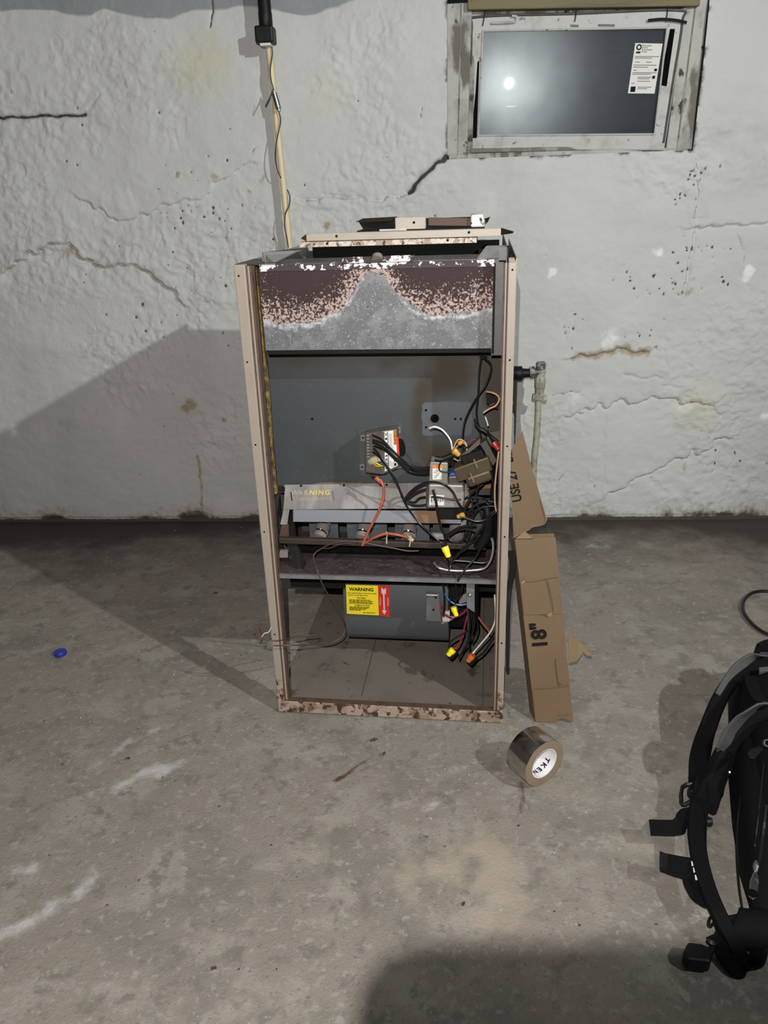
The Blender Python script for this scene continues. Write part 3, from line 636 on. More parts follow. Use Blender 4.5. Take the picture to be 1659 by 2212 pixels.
MB().ribbon([on_glass(p[0], p[2], 0.02) for p in arm], (0, 0, 1), 0.009, 0.003, 3).build('stay_arm', m_dark, win)
# paper sticker on the pane
sq = [on_glass(p[0], p[2], 0.003) for p in [(0.66,3.1682,1.6299),(0.7507,3.1682,1.6248),(0.76,3.1682,1.7744),(0.6694,3.1682,1.7811)]]
stk = MB().hexa([v - gn * 0.0004 for v in sq], [v + gn * 0.0004 for v in sq]).build('sticker', m_paper, win)
sx = sq[1] - sq[0]; sy = sq[3] - sq[0]
def st_bar(u0, v0, u1, v1, mat=m_greyink, nm='print_line'):
    q = [sq[0] + sx * u + sy * v_ + gn * 0.0008 for u, v_ in ((u0, v0), (u1, v0), (u1, v1), (u0, v1))]
    MB().hexa(q, [p + gn * 0.0003 for p in q]).build(nm, mat, stk)
MB().lathe(sq[0] + sx * 0.16 + sy * 0.92 + gn * 0.0006, sq[0] + sx * 0.16 + sy * 0.92 + gn * 0.0012, [(0, 0.009), (1, 0.009), (1, 0.005), (0, 0.005)], 16, False).build('round_emblem', m_ink, stk)
st_bar(0.08, 0.80, 0.24, 0.835, m_ink); st_bar(0.29, 0.82, 0.305, 0.98, m_ink)
for k, (u0, v0, u1) in enumerate(((0.33, .94, .62), (0.33, .90, .5), (0.33, .86, .66), (0.33, .82, .48), (0.06, .73, .95), (0.06, .70, .7), (0.10, .62, .26), (0.5, .62, .7), (0.06, .56, .9), (0.06, .52, .6), (0.08, .46, .2), (0.06, .41, .95), (0.06, .38, .75), (0.28, .32, .8), (0.28, .29, .72), (0.28, .24, .76), (0.08, .20, .2), (0.34, .12, .85), (0.34, .09, .7))):
    st_bar(u0, v0, u1, v0 + 0.016)
st_bar(0.85, .45, .95, .50, m_ink); st_bar(0.82, .30, .92, .36, m_ink)
st_bar(0.08, .03, .26, .14, m_ink, 'seal_mark')
# lintel and outside well
lp = [(p[0], p[2]) for p in [(0.095,3.1182,1.9041),(0.8721,3.1182,1.8794)]]
MB().hexa([(lp[0][0], WY - 0.02, lp[0][1]), (lp[1][0], WY - 0.02, lp[1][1]), (lp[1][0], WY + 0.14, lp[1][1]), (lp[0][0], WY + 0.14, lp[0][1])],
          [(lp[0][0], WY - 0.02, 2.03), (lp[1][0], WY - 0.02, 2.03), (lp[1][0], WY + 0.14, 2.03), (lp[0][0], WY + 0.14, 2.03)]).build('lintel_beam', m_lintel, win, bevel=0.004)
b = MB(); b.box((OX0 - .02, WY + 0.02, OZ0 - .02), (OX0 + 0.005, WY + 0.3, OZ1)); b.box((OX1 - 0.005, WY + 0.02, OZ0 - .02), (OX1 + .02, WY + 0.3, OZ1)); b.box((OX0 - .02, WY + 0.02, OZ0 - .03), (OX1 + .02, WY + 0.3, OZ0 - 0.004)); b.box((OX0 - .02, WY + 0.3, OZ0 - .03), (OX1 + .02, WY + 0.32, OZ1 + .02))
b.build('window_well', m_well, win)

# ================================================================== furnace
FL = (-0.4584, 1.7669, 0.0); FRZ = -0.0575
fu = thing('furnace', 'gutted beige upflow gas furnace with open front, rusted top plate and loose black wires', 'furnace', FL, FRZ)
W, D, H = 0.62, 0.72, 1.196
def part(b, name, mat, **k): return b.build(name, mat, fu, **k)
T = 0.0015
# side panels with rolled front flange
b = MB(); zc_ = 0.36; v0, v1 = 0.055, 0.66; rj = random.Random(5)
b.box((0, 0.0, zc_), (0.002, D, H)); b.box((0, 0, 0), (0.002, v0, zc_)); b.box((0, v1, 0), (0.002, D, zc_)); b.box((0, v0, 0), (0.002, v1, 0.012))
part(b, 'side_panel', m_beige, label='panel with the torn return air opening')
part(MB().box((W - 0.002, 0, 0), (W, D, H)), 'side_panel', m_beige)
# torn metal edge of the opening
pts = []
for i in range(24):
    z = 0.03 + i * 0.0145; pts.append((0.004, v0 + 0.006 + rj.uniform(-0.005, 0.006), z))
b = MB(); b.prism([(0.003, v0 - 0.012, 0.03), (0.003, v0 - 0.012, 0.37)] + [(0.003, p[1], p[2]) for p in pts[::-1]], (0.0015, 0, 0))
part(b, 'torn_edge', m_dark)
b = MB(); b.hexa([(0, -0.001, 0), (0.018, -0.001, 0), (0.018, 0.02, 0), (0, 0.02, 0)], [(0, -0.001, H), (0.026, -0.001, H), (0.026, 0.02, H), (0, 0.02, H)])
lf = part(b, 'front_flange', m_beige, bevel=0.002)
b = MB(); b.hexa([(W - 0.016, -0.001, 0), (W, -0.001, 0), (W, 0.02, 0), (W - 0.016, 0.02, 0)], [(W - 0.018, -0.001, H - 0.008), (W, -0.001, H - 0.008), (W, 0.02, H - .008), (W - 0.018, 0.02, H - .008)])
b.hexa([(W - 0.018, -0.001, H - 0.008), (W, -0.001, H - 0.008), (W, 0.02, H - .008), (W - 0.018, 0.02, H - .008)], [(W - 0.018, 0.006, H), (W - 0.006, 0.006, H), (W - 0.006, 0.02, H), (W - 0.018, 0.02, H)])
rf = part(b, 'front_flange', m_beige, bevel=0.002)
for par, u in ((lf, 0.010), (rf, W - 0.009)):
    for z in (1.172, 0.98, 0.78, 0.55, 0.25):
        MB().cyl((u, -0.0018, z), (u, 0.002, z), 0.0022, 10).build('screw_hole', m_gap, par)
# rusty chipped feet of the flanges
for lo, hi, nm in (((0, -0.002, 0), (0.0185, 0.018, 0.11), 'rusted_corner'), ((W - 0.0165, -0.002, 0), (W + 0.0005, 0.018, 0.10), 'rusted_corner')):
    part(MB().box(lo, hi), nm, m_beigerust, bevel=0.002)
# return flanges behind (brown lines beside the face)
for u0, u1, m_ in ((0.018, 0.0225, m_brownedge), (0.0225, 0.027, m_beige), (0.027, 0.031, m_brownedge)):
    part(MB().hexa([(u0, 0.004, 0.03), (u1, 0.004, 0.03), (u1, 0.03, 0.03), (u0, 0.03, 0.03)], [(u0 + .007, 0.004, H - .004), (u1 + .008, 0.004, H - .004), (u1 + .008, 0.03, H - .004), (u0 + .007, 0.03, H - .004)]), 'return_flange', m_)
for u0, u1, m_ in ((W - 0.0205, W - 0.016, m_brownedge), (W - 0.0235, W - 0.0205, m_beige), (W - 0.027, W - 0.0235, m_brownedge)):
    part(MB().box((u0, 0.004, 0.03), (u1, 0.03, H - .01)), 'return_flange', m_)
# inner linings
part(MB().box((0.002, 0.03, 0.37), (0.012, 0.15, H - 0.004)), 'side_lining', m_brownin)
ins = MB(); n = 40
for i in range(n):
    z0 = 0.62 + (1.185 - 0.62) * i / n; z1 = 0.62 + (1.185 - 0.62) * (i + 1) / n; w0 = 0.013 + 0.012 * vnoise(np.array(z0 * 9), np.array(0.3), 1.0); w1 = 0.008 + 0.012 * (i + 1) / n
    ins.box((0.012, 0.085, z0), (float(0.016 + w0 * 0.6), 0.098, z1 + 0.0006))
part(ins, 'insulation', m_insul)
part(MB().box((W - 0.012, 0.03, 0.03), (W - 0.002, 0.15, H - 0.004)), 'side_lining', m_brownin)
# base pan and front rail
part(MB().box((0.002, 0.02, 0.004), (W - 0.002, D, 0.020)), 'base_pan', m_pan)
for u, v in ((0.565, 0.04), (0.225, 0.06)):
    part(MB().box((u, v, 0.0195), (u + 0.002, 0.66, 0.0212)), 'pan_seam', m_panseam)
part(MB().box((0.012, -0.0025, 0), (W - 0.008, 0.016, 0.036)), 'bottom_rail', m_beigerust, bevel=0.002)
part(MB().box((0.012, 0.0, 0.034), (W - 0.008, 0.018, 0.0375)), 'bottom_rail_edge', m_brownedge)
# back wall of the cabinet
part(MB().box((0.002, D - 0.004, 0.02), (W - 0.002, D, H - 0.02)), 'back_panel', m_greymetal)
# vestibule panel
def patch(P00, P10, P01, nu, nv, attrs, name, mat, parent, thick=None):
    P00, P10, P01 = Vector(P00), Vector(P10), Vector(P01)
    s_ = np.linspace(0, 1, nu); t_ = np.linspace(0, 1, nv); Sg, Tg = np.meshgrid(s_, t_)
    A = np.array(P00)[None, None] + Sg[..., None] * np.array(P10 - P00) + Tg[..., None] * np.array(P01 - P00)
    me = grid_mesh(name, A.reshape(-1, 3), nu, nv); me.polygons.foreach_set('use_smooth', [False] * len(me.polygons))
    lu, lv = (P10 - P00).length, (P01 - P00).length
    for k_, f_ in attrs.items(): set_attr(me, k_, np.broadcast_to(f_(Sg * lu, Tg * lv), Sg.shape))
    me.materials.append(mat); o = bpy.data.objects.new(name, me); COL.objects.link(o); o.parent = parent
    if thick:
        sm_ = o.modifiers.new('sheet', 'SOLIDIFY'); sm_.thickness = thick; sm_.offset = -1
    return o
VP = 0.15
pu0, pu1, pz0, pz1 = 0.012, W - 0.012, 0.60, 1.0
gauss = lambda x, y, cx_, cy_, sx_, sy_: np.exp(-((x - cx_) / sx_) ** 2 - ((y - cy_) / sy_) ** 2)
def soot(x, y):
    q = 0.75 * sstep(y, 0.24, 0.38) + gauss(x, y, 0.385, 0.20, 0.035, 0.09) + 1.1 * gauss(x, y, 0.45, 0.095, 0.07, 0.05) + 0.8 * sstep(x, 0.52, 0.56) + 0.7 * gauss(x, y, 0.47, 0.29, 0.08, 0.06)
    return np.clip(q * (0.75 + 0.5 * fbm(x, y, 0.06, 3, 7)), 0, 1)
def clean(x, y):
    dx = np.maximum(np.abs(x - 0.452) - 0.052, 0); dy = np.maximum(np.abs(y - 0.203) - 0.033, 0)
    return 1 - np.clip(np.hypot(dx, dy) / 0.02, 0, 1)
vp = patch((pu0, VP, pz0), (pu1, VP, pz0), (pu0, VP, pz1), 120, 80, {'soot': soot, 'clean': clean, 'rust': lambda x, y: 1.0 * np.exp(-((y - 0.024) / 0.007) ** 2) * (0.4 + 0.6 * sstep(x, 0.08, 0.15)) + 0 * x}, 'vestibule_panel', m_panelgrey, fu, 0.002)
hc = Vector((0.4335,0.149,0.8045)); MB().cyl(hc + Vector((0, -.002, 0)), hc + Vector((0, .001, 0)), 0.0105, 24).build('knockout_hole', m_gap, vp)
for p in ((0.4117,0.149,0.8259), (0.4111,0.149,0.7815), (0.4845,0.149,0.8034), (0.4984,0.149,0.8034), (0.1189,0.149,0.8027)):
    p = Vector(p); MB().cyl(p + Vector((0, -.001, 0)), p + Vector((0, .001, 0)), 0.0028, 10).build('screw_hole', m_gap, vp)
part(MB().box((0.012, 0.150, 0.598), (0.54, 0.152, 0.618)), 'panel_ledge', m_brownedge)
part(MB().box((0.03, 0.142, 0.618), (0.52, 0.152, 0.6215)), 'panel_ledge_edge', m_burner)
# heat exchanger front cover, heavily rusted
cu0, cu1, cz0, cz1, cv = 0.042, 0.571, 0.997, 1.182, 0.05
bx = np.array([-0.01, 0.02, 0.045, 0.10, 0.145, 0.185, 0.215, 0.235, 0.25, 0.265, 0.285, 0.30, 0.325, 0.36, 0.40, 0.45, 0.50, 0.54])
by = np.array([0.075, 0.066, 0.060, 0.062, 0.072, 0.092, 0.125, 0.160, 0.175, 0.170, 0.165, 0.140, 0.110, 0.086, 0.076, 0.078, 0.084, 0.092])
def rust_d(x, y):
    e_ = y - np.interp(x, bx, by) + (fbm(x, y, 0.03, 3, 3) - 0.5) * 0.016
    core = sstep(e_, 0.0, 0.10) * (1 - 0.55 * np.exp(-((x - 0.215) / 0.03) ** 2) - 0.35 * np.exp(-((x - 0.50) / 0.05) ** 2 - ((y - 0.13) / 0.06) ** 2) - 0.25 * np.exp(-((x - 0.01) / 0.04) ** 2))
    return np.clip(sstep(e_, -0.003, 0.004) * 0.5 + core * 0.75, 0, 1.5)
def halo(x, y):
    e_ = y - np.interp(x, bx, by) + (fbm(x, y, 0.02, 3, 4) - 0.5) * 0.02
    return np.exp(-((e_ + 0.004) / 0.010) ** 2) * (1 - 0.6 * np.exp(-((x - 0.28) / 0.05) ** 2))
cov = patch((cu0, cv, cz0), (cu1, cv, cz0), (cu0, cv, cz1), 200, 80, {'rust': rust_d, 'halo': halo}, 'exchanger_cover', m_cover, fu, 0.0015)
part(MB().box((cu0 + .002, cv + .003, cz0 - 0.010), (cu1 - .002, VP, cz1 - 0.002)), 'exchanger_box', m_dark)
part(MB().box((cu1, cv - 0.001, cz0 - 0.012), (cu1 + 0.005, VP, cz1)), 'cover_side_gap', m_dark)
wf = lambda x, y: 0.08 + 0.62 * np.exp(-((x - 0.27) / 0.11) ** 2) + 0.35 * np.exp(-((x - 0.13) / 0.07) ** 2) + 0.25 * np.exp(-((x - 0.46) / 0.07) ** 2) + 0.9 * np.exp(-((x - 0.015) / 0.02) ** 2) + 0.5 * np.exp(-((x - 0.51) / 0.03) ** 2) - 0.35 * np.abs(y / 0.018 - 0.55)
patch((cu0 + .002, cv - 0.002, cz1 - 0.006), (cu1 + .002, cv - 0.002, cz1 - 0.006), (cu0 + .002, cv + 0.002, cz1 + 0.010), 140, 12, {'white': wf}, 'top_flange', m_flake, fu, 0.002)
# top plate, collar round the supply opening
b = MB(); b.hexa([(0.03, cv, cz1 + .008), (W - .022, cv, cz1 + .008), (W - .022, 0.14, cz1 + .012), (0.03, 0.14, cz1 + .012)], [(0.03, cv, cz1 + .0095), (W - .022, cv, cz1 + .0095), (W - .022, 0.14, cz1 + .0135), (0.03, 0.14, cz1 + .0135)])
part(b, 'top_plate', m_greymetal)
b = MB(); b.hexa([(0.052, 0.075, 1.176), (0.054, 0.075, 1.176), (0.054, 0.55, 1.176), (0.052, 0.55, 1.176)], [(0.046, 0.075, 1.216), (0.048, 0.075, 1.216), (0.048, 0.55, 1.196), (0.046, 0.55, 1.196)])
b.hexa([(0.046, 0.075, 1.190), (0.075, 0.075, 1.190), (0.075, 0.077, 1.190), (0.046, 0.077, 1.190)], [(0.046, 0.075, 1.216), (0.135, 0.10, 1.217), (0.135, 0.102, 1.217), (0.046, 0.077, 1.216)])
part(b, 'left_collar', m_greymetal)
b = MB(); b.box((W - .038, 0.02, 1.19), (W - .02, 0.022, 1.217)); b.box((W - .0225, 0.02, 1.176), (W - .02, 0.55, 1.217)); b.hexa([(W - .085, 0.06, 1.192), (W - .02, 0.06, 1.192), (W - .02, 0.062, 1.192), (W - .085, 0.062, 1.192)], [(W - .065, 0.06, 1.218), (W - .02, 0.06, 1.218), (W - .02, 0.062, 1.218), (W - .065, 0.062, 1.218)])
part(b, 'right_collar', m_greymetal)
part(MB().hexa([(0.01, 0.0, H - .003), (0.05, 0.06, H - .003), (0.05, 0.16, H - .003), (0, 0.16, H - .003)], [(0.0, 0.0, H), (0.05, 0.06, H), (0.05, 0.16, H), (0, 0.16, H)]), 'corner_cap', m_greymetal)
part(MB().box((W - 0.05, 0.055, 0.98), (W - 0.026, 0.06, 1.19)), 'inner_flange', m_greymetal)
part(MB().box((0.05, 0.14, 1.13), (W - .03, 0.60, 1.135)), 'supply_duct_floor', m_dark)
part(MB().box((0.05, 0.60, 1.13), (W - .03, 0.605, 1.20)), 'supply_duct_back', m_dark)
# flue tab on the top plate
tb = MB(); tb.hexa([(0.2307,0.048,1.1887), (0.3949,0.048,1.1888), (0.3925,0.075,1.1907), (0.2259,0.075,1.1905)], [(0.238,0.052,1.201), (0.3907,0.052,1.2013), (0.3844,0.075,1.2017), (0.2404,0.075,1.2012)])
tb = patch((0.2342,0.046,1.1897), (0.3941,0.046,1.191), (0.238,0.052,1.202), 50, 12, {'white': lambda x, y: 0.36 + 0.3 * np.sin(x * 60) + 0 * y}, 'flue_tab', m_flake, fu, 0.003)
MB().lathe((0.3143,0.06,1.2045), (0.3153,0.05,1.1944), [(0, 0.004), (.2, 0.012), (1, 0.013)], 14).build('flue_stub', m_burner, tb, smooth=True)
# burner shelf
part(MB().box((0.014, 0.022, 0.414), (W - 0.014, 0.34, 0.420)), 'burner_shelf', m_shelf)
part(MB().box((0.018, 0.016, 0.4105), (W - 0.026, 0.024, 0.4215)), 'shelf_edge', m_galv)
# blower deck behind and below
part(MB().box((0.012, 0.045, 0.396), (W - 0.012, D - 0.01, 0.412)), 'blower_deck', m_dark)
part(MB().box((0.012, 0.19, 0.292), (0.17, 0.20, 0.40)), 'deck_flange', m_dark)
part(MB().box((0.47, 0.205, 0.288), (W - 0.012, 0.212, 0.40)), 'deck_flange', m_dark)
# burner compartment back and sloped warning plate
part(MB().box((0.03, 0.30, 0.42), (W - 0.03, 0.305, 0.60)), 'burner_back', m_panelgrey)
for u0, u1 in ((0.085, 0.165), (0.190, 0.300), (0.322, 0.415)):
    part(MB().box((u0, 0.170, 0.42), (u1, 0.173, 0.56)), 'baffle', m_baffle)
pa, pb_, pc, pd = Vector((0.0368,0.145,0.622)), Vector((0.5076,0.145,0.6348)), Vector((0.0664,0.085,0.5765)), Vector((0.5063,0.085,0.5781))
lc, ld = Vector((0.0645,0.082,0.5436)), Vector((0.5019,0.082,0.5474))
sl = patch(pa, pb_, pc, 60, 16, {'rust': lambda x, y: 0.9 * sstep(x, 0.30, 0.40) * sstep(y, 0.04, 0.07) + 0.3 * (y < 0.006)}, 'warning_plate', m_plate, fu, 0.0015)
nrm = (pb_ - pa).cross(pc - pa).normalized(); nrm = nrm if nrm.y < 0 else -nrm
b = MB(); b.hexa([pa + Vector((-.002, 0, 0)), pa + Vector((0.020, 0, 0)), Vector((0.0665,0.0845,0.5767)), Vector((0.0405,0.0845,0.5762))], [v + nrm * 0.0015 for v in (pa + Vector((-.002, 0, 0)), pa + Vector((0.020, 0, 0)), Vector((0.0665,0.0845,0.5767)), Vector((0.0405,0.0845,0.5762)))])
q = [Vector(p) for p in ((0.0405,0.0845,0.5762), (0.0566,0.0845,0.5765), (0.0475,0.0825,0.5351), (0.0288,0.0825,0.5347))]
b.hexa([p + Vector((0, .0015, 0)) for p in q], q)
b.build('left_tab', m_plate, sl)
b = MB(); q = [pc, pd, ld, lc]; b.hexa([p + Vector((0, .0015, 0)) for p in q], q)
patch(lc, ld, pc, 50, 8, {'rust': lambda x, y: 1.1 * np.exp(-((x - 0.36) / 0.05) ** 2) + 0 * y}, 'plate_lip', m_lipplate, sl, 0.0015)
def onpl(s, t, o_=0.0016): return pa + (pb_ - pa) * s + (pc - pa) * t + nrm * o_
PX = (pb_ - pa).normalized(); PYd = (pa - pc).normalized()
for ch, s, mt in (('W', .036, m_letfade), ('A', .069, m_letfade), ('R', .101, m_lettan), ('N', .135, m_letgold), ('I', .160, m_letgold), ('N', .187, m_letgold), ('G', .223, m_letgold)):
    text('warning_letter', ch, 0.0205, mt, sl, onpl(s, 0.34), PX, PYd, squash=0.92)
for s0, s1, t in ((.05, .22, .55), (.05, .20, .62)):
    MB().obox(onpl((s0 + s1) / 2, t, .0014), PX, PYd, nrm, (s1 - s0) * (pb_ - pa).length, 0.0015, 0.0003).build('faded_print', m_letfade, sl)
for s, t0, t1, m_ in ((.012, .3, .66, m_gap), (.250, .28, .7, m_alu)):
    a_, c_ = onpl(s + .004, t0), onpl(s - .004, t1); MB().obox((a_ + c_) / 2, PX, c_ - a_, nrm, 0.0025, (c_ - a_).length, 0.001).build('slot', m_, sl)
for s in (.085, .33, .57, .86): MB().cyl(onpl(s, .06), onpl(s, .06, .004), 0.003, 10).build('rivet', m_dark, sl)
# burners
for k, (tx, ty, bx_, by_) in enumerate(((708, 1128, 687, 1166), (793, 1128, 778, 1166), (888, 1130, 880, 1168), (985, 1132, 987, 1168))):
    pass
for tp, bt in (((0.1344,0.17,0.5143), (0.1204,0.115,0.4821)), ((0.2456,0.17,0.5166), (0.2373,0.115,0.4821)), ((0.364,0.17,0.5162), (0.3623,0.115,0.4824)), ((0.4856,0.17,0.516), (0.4914,0.115,0.4842))):
    bo = MB().lathe(tp, bt, [(0, 0.017), (.35, 0.017), (.4, 0.0205), (.68, 0.0205), (.70, 0.016), (.76, 0.016), (.78, 0.0195), (.97, 0.0185), (1.0, 0.012)], 20).build('burner_tube', m_burner, fu, smooth=True)
    a_, c_ = Vector(tp), Vector(bt); mm = a_ + (c_ - a_) * .72
    MB().lathe(a_ + (c_ - a_) * .69, a_ + (c_ - a_) * .765, [(0, 0.0175), (1, 0.0175)], 20).build('air_shutter_gap', m_gap, bo, smooth=True)
    sc = a_ + (c_ - a_) * .5 + Vector((0, -0.020, 0.008)); MB().lathe(sc, sc + Vector((0, -.002, .001)), [(0, .003), (1, .002)], 8).build('screw_head', m_alu, bo)
# manifold, legs and brackets
mL, mR = Vector((0.0246,0.075,0.4938)), Vector((0.566,0.075,0.4886))
part(MB().obox((mL + mR) / 2, mR - mL, (0, 1, 0), (0, 0, 1), (mR - mL).length, 0.016, 0.017), 'manifold_bar', m_manifold, bevel=0.003)
part(MB().box((mL.x + .02, 0.150, 0.421), (mR.x, 0.158, 0.449)), 'burner_shade_strip', m_gap)  # black sheet painting the shade under the manifold
part(MB().hexa([(0.0209,0.09,0.495), (0.0475,0.09,0.4957), (0.0447,0.1,0.4911), (0.018,0.1,0.4905)], [(0.0325,0.083,0.5359), (0.0512,0.083,0.5362), (0.0493,0.09,0.5332), (0.0305,0.09,0.5328)]), 'tab_foot', m_brownedge)
part(MB().hexa([(0.075,0.045,0.4066), (0.0868,0.05,0.4126), (0.0963,0.06,0.4366), (0.0622,0.08,0.412)], [(0.0412,0.085,0.4816), (0.0665,0.085,0.4822), (0.0636,0.105,0.473), (0.0381,0.105,0.4723)]), 'burner_leg', m_dark)
part(MB().prism([(0.039,0.15,0.571), (0.0624,0.1,0.5716), (0.0624,0.1,0.4752), (0.0395,0.1,0.4747), (0.0429,0.1,0.5314)], (0, 0.012, 0)), 'end_bracket', m_dark)
part(MB().box((0.014, 0.06, 0.43), (0.018, 0.14, 0.60)), 'end_plate', m_greymetal)
part(MB().prism([(0.0246,0.07,0.4637), (0.046,0.07,0.4643), (0.0443,0.07,0.4439), (0.0203,0.07,0.4432)], (0, .01, 0)), 'foot_clip', m_burner)
# ---- ignition control module on the vestibule panel
mod = MB(); A = [Vector(p) for p in ((0.2528,0.1,0.6719), (0.2979,0.082,0.6701), (0.3446,0.1,0.6878), (0.3324,0.145,0.6821), (0.2432,0.145,0.6634))]
mb_ = [Vector((0.2602,0.085,0.681)), Vector((0.305,0.075,0.6789)), Vector((0.3475,0.085,0.6955)), Vector((0.3403,0.149,0.6808)), Vector((0.2502,0.149,0.6698))]
mt_ = [Vector((0.2646,0.085,0.7854)), Vector((0.3089,0.075,0.7933)), Vector((0.3444,0.085,0.7952)), Vector((0.3419,0.149,0.7898)), Vector((0.2559,0.149,0.7749))]
b = MB(); nV = len(mb_); b.add(mb_ + mt_, [list(range(nV))[::-1], list(range(nV, 2 * nV))] + [(i, (i + 1) % nV, nV + (i + 1) % nV, nV + i) for i in range(nV)])
mod = part(b, 'ignition_module', m_module, bevel=0.003, label='grey ignition control module with white data label')
bp = [Vector(p) for p in ((0.2355,0.149,0.7748), (0.3515,0.149,0.7971), (0.3485,0.149,0.6708), (0.2383,0.149,0.6491))]
MB().prism(bp, (0, -0.002, 0)).build('mounting_plate', m_greymetal, mod)
f0, f1, f2, f3 = mb_[1], mb_[2], mt_[2], mt_[1]          # front right face holds the label
fn_ = (f1 - f0).cross(f3 - f0).normalized(); fn_ = fn_ if fn_.y < 0 else -fn_
def onm(s, t, o_=0.001): return (f0 * (1 - s) + f1 * s) * (1 - t) + (f3 * (1 - s) + f2 * s) * t + fn_ * o_
def mquad(s0, t0, s1, t1, o_, mat, nm):
    q = [onm(s0, t0, o_), onm(s1, t0, o_), onm(s1, t1, o_), onm(s0, t1, o_)]
    MB().hexa(q, [p + fn_ * 0.0004 for p in q]).build(nm, mat, mod)
mquad(.16, .06, .92, .98, 0.0006, m_paper, 'data_label'); mquad(.74, .62, .93, .985, 0.0012, m_labelo, 'caution_stripe'); mquad(.95, .30, 1.06, .80, 0.0010, m_labelr, 'red_strip')
text('caution_text', 'WARNING', 0.0075, m_ink, mod, onm(.83, .80, .0018), onm(.83, .5) - onm(.83, .9), onm(.9, .5) - onm(.5, .5))
mquad(.36, .08, .40, .97, 0.0012, m_ink, 'rule_line')
for k in range(9): mquad(.20, .10 + k * .098, .33, .135 + k * .098 + (k % 3) * .012, 0.0012, m_ink if k % 2 else m_greyink, 'print_mark')
for k in range(5): mquad(.46 + k * .055, .30 + .06 * (k % 2), .475 + k * .055, .92 if k < 4 else .6, 0.0012, m_greyink, 'print_line')
for t in (.09, .20): mquad(.72, t, .84, t + .07, 0.0012, m_ink, 'approval_mark')
tl = [Vector(p) for p in ((0.2644,0.082,0.6858), (0.2887,0.076,0.6857), (0.2925,0.076,0.7882), (0.2685,0.082,0.7839))]
MB().prism(tl, (0, -0.004, 0)).build('terminal_strip', m_clear, mod, bevel=0.001)
for k in range(8):
    p = Vector((0.2742,0.074,0.7828)).lerp(Vector((0.2732,0.074,0.729)), k / 7)
    MB().box(p - Vector((.003, .006, .0022)), p + Vector((.004, .002, .0022))).build('terminal', m_galv, mod)
    p = p + Vector((0.012, 0.0, 0.0)); MB().box(p - Vector((.003, .008, .0018)), p + Vector((.004, .002, .0018))).build('spade_connector', m_clear, mod)
for p in ((0.2506,0.146,0.7548), (0.2448,0.146,0.6758), (0.3419,0.146,0.7761)):
    p = Vector(p); MB().box(p - Vector((.007, .003, .009)), p + Vector((.005, 0, .008))).build('mounting_lug', m_galv, mod); MB().cyl(p + Vector((-.001, -.005, 0)), p, 0.0025, 8).build('screw_head', m_dark, mod)
MB().lathe((0.3348,0.125,0.7336), (0.3508,0.12,0.7377), [(0, .022), (1, .022)], 24).build('transformer_coil', m_blackmat, mod, smooth=True)
MB().lathe((0.2766,0.07,0.7146), (0.2994,0.06,0.7278), [(0, .008), (.4, .010), (1, .009)], 8).build('plug_housing', m_nylon, mod)
MB().tube([(0.292,0.06,0.7157),(0.3018,0.055,0.7127),(0.3079,0.06,0.7074)], 0.0018, 6, 4).build('yellow_lead', m_yellow, mod)
MB().tube([(0.285,0.06,0.7144),(0.2959,0.055,0.709),(0.3055,0.06,0.7062)], 0.0016, 6, 4).build('yellow_lead', m_amber, mod)
MB().lathe((0.3399,0.12,0.6833), (0.353,0.11,0.6894), [(0, .002), (.5, .003), (1, .0015)], 8).build('earth_screw', m_alu, mod)
# ---- gas valve
gv = MB(); q = [Vector(p) for p in ((0.4175,0.05,0.6009), (0.5106,0.05,0.6025), (0.5102,0.05,0.6638), (0.4228,0.05,0.665))]
gvo = part(MB().prism(q, (0, 0.06, 0)), 'gas_valve', m_valve, bevel=0.005, label='grey cast gas control valve behind the wires')
MB().prism([Vector(p) for p in ((0.4236,0.055,0.6632), (0.4704,0.055,0.6638), (0.4705,0.055,0.7191), (0.4276,0.055,0.7211))], (0, 0.05, 0)).build('solenoid_cover', m_valve, gvo, bevel=0.002)
MB().prism([Vector(p) for p in ((0.433,0.053,0.6762), (0.4557,0.053,0.6765), (0.4559,0.053,0.7053), (0.4332,0.053,0.7051))], (0, 0.001, 0)).build('data_label', m_paper, gvo)
MB().prism([Vector(p) for p in ((0.4333,0.0528,0.7052), (0.4581,0.0528,0.7054), (0.4582,0.0528,0.7138), (0.4333,0.0528,0.7123))], (0, 0.001, 0)).build('orange_band', m_labelo, gvo)
for k in range(5):
    MB().obox(Vector((0.4444,0.0525,0.6789)) + Vector((-.004 + .003 * (k % 3), 0, .004 + k * .0042)), (1, 0, 0), (0, 1, 0), (0, 0, 1), 0.006 + .003 * (k % 2), .0006, .0015).build('print_line', m_greyink, gvo)
MB().prism([Vector(p) for p in ((0.4713,0.06,0.6522), (0.51,0.06,0.6527), (0.5076,0.06,0.6842), (0.4713,0.06,0.6814))], (0, 0.05, 0)).build('regulator_cap', m_olive, gvo, bevel=0.003)
MB().prism([Vector(p) for p in ((0.4724,0.06,0.6814), (0.4985,0.06,0.6829), (0.4917,0.06,0.6961), (0.4747,0.06,0.6899))], (0, 0.04, 0)).build('control_knob', m_blueplas, gvo, bevel=0.003, label='blue control knob')
MB().prism([Vector(p) for p in ((0.4246,0.049,0.6101), (0.4614,0.049,0.6095), (0.4615,0.049,0.6367), (0.426,0.049,0.6373))], (0, 0.002, 0)).build('rating_label', m_paper, gvo)
for k in range(6): MB().obox(Vector((0.4443,0.0485,0.623)) + Vector((-.014 + .0055 * k, 0, .003 * (k % 2))), (1, 0, 0), (0, 1, 0), (0, 0, 1), .003, .0006, .010).build('print_mark', m_greyink, gvo)
MB().prism([Vector(p) for p in ((0.4147,0.055,0.5963), (0.4221,0.05,0.601), (0.425,0.05,0.6577), (0.4166,0.055,0.6558))], (0, 0.03, 0)).build('side_flange', m_olive, gvo)
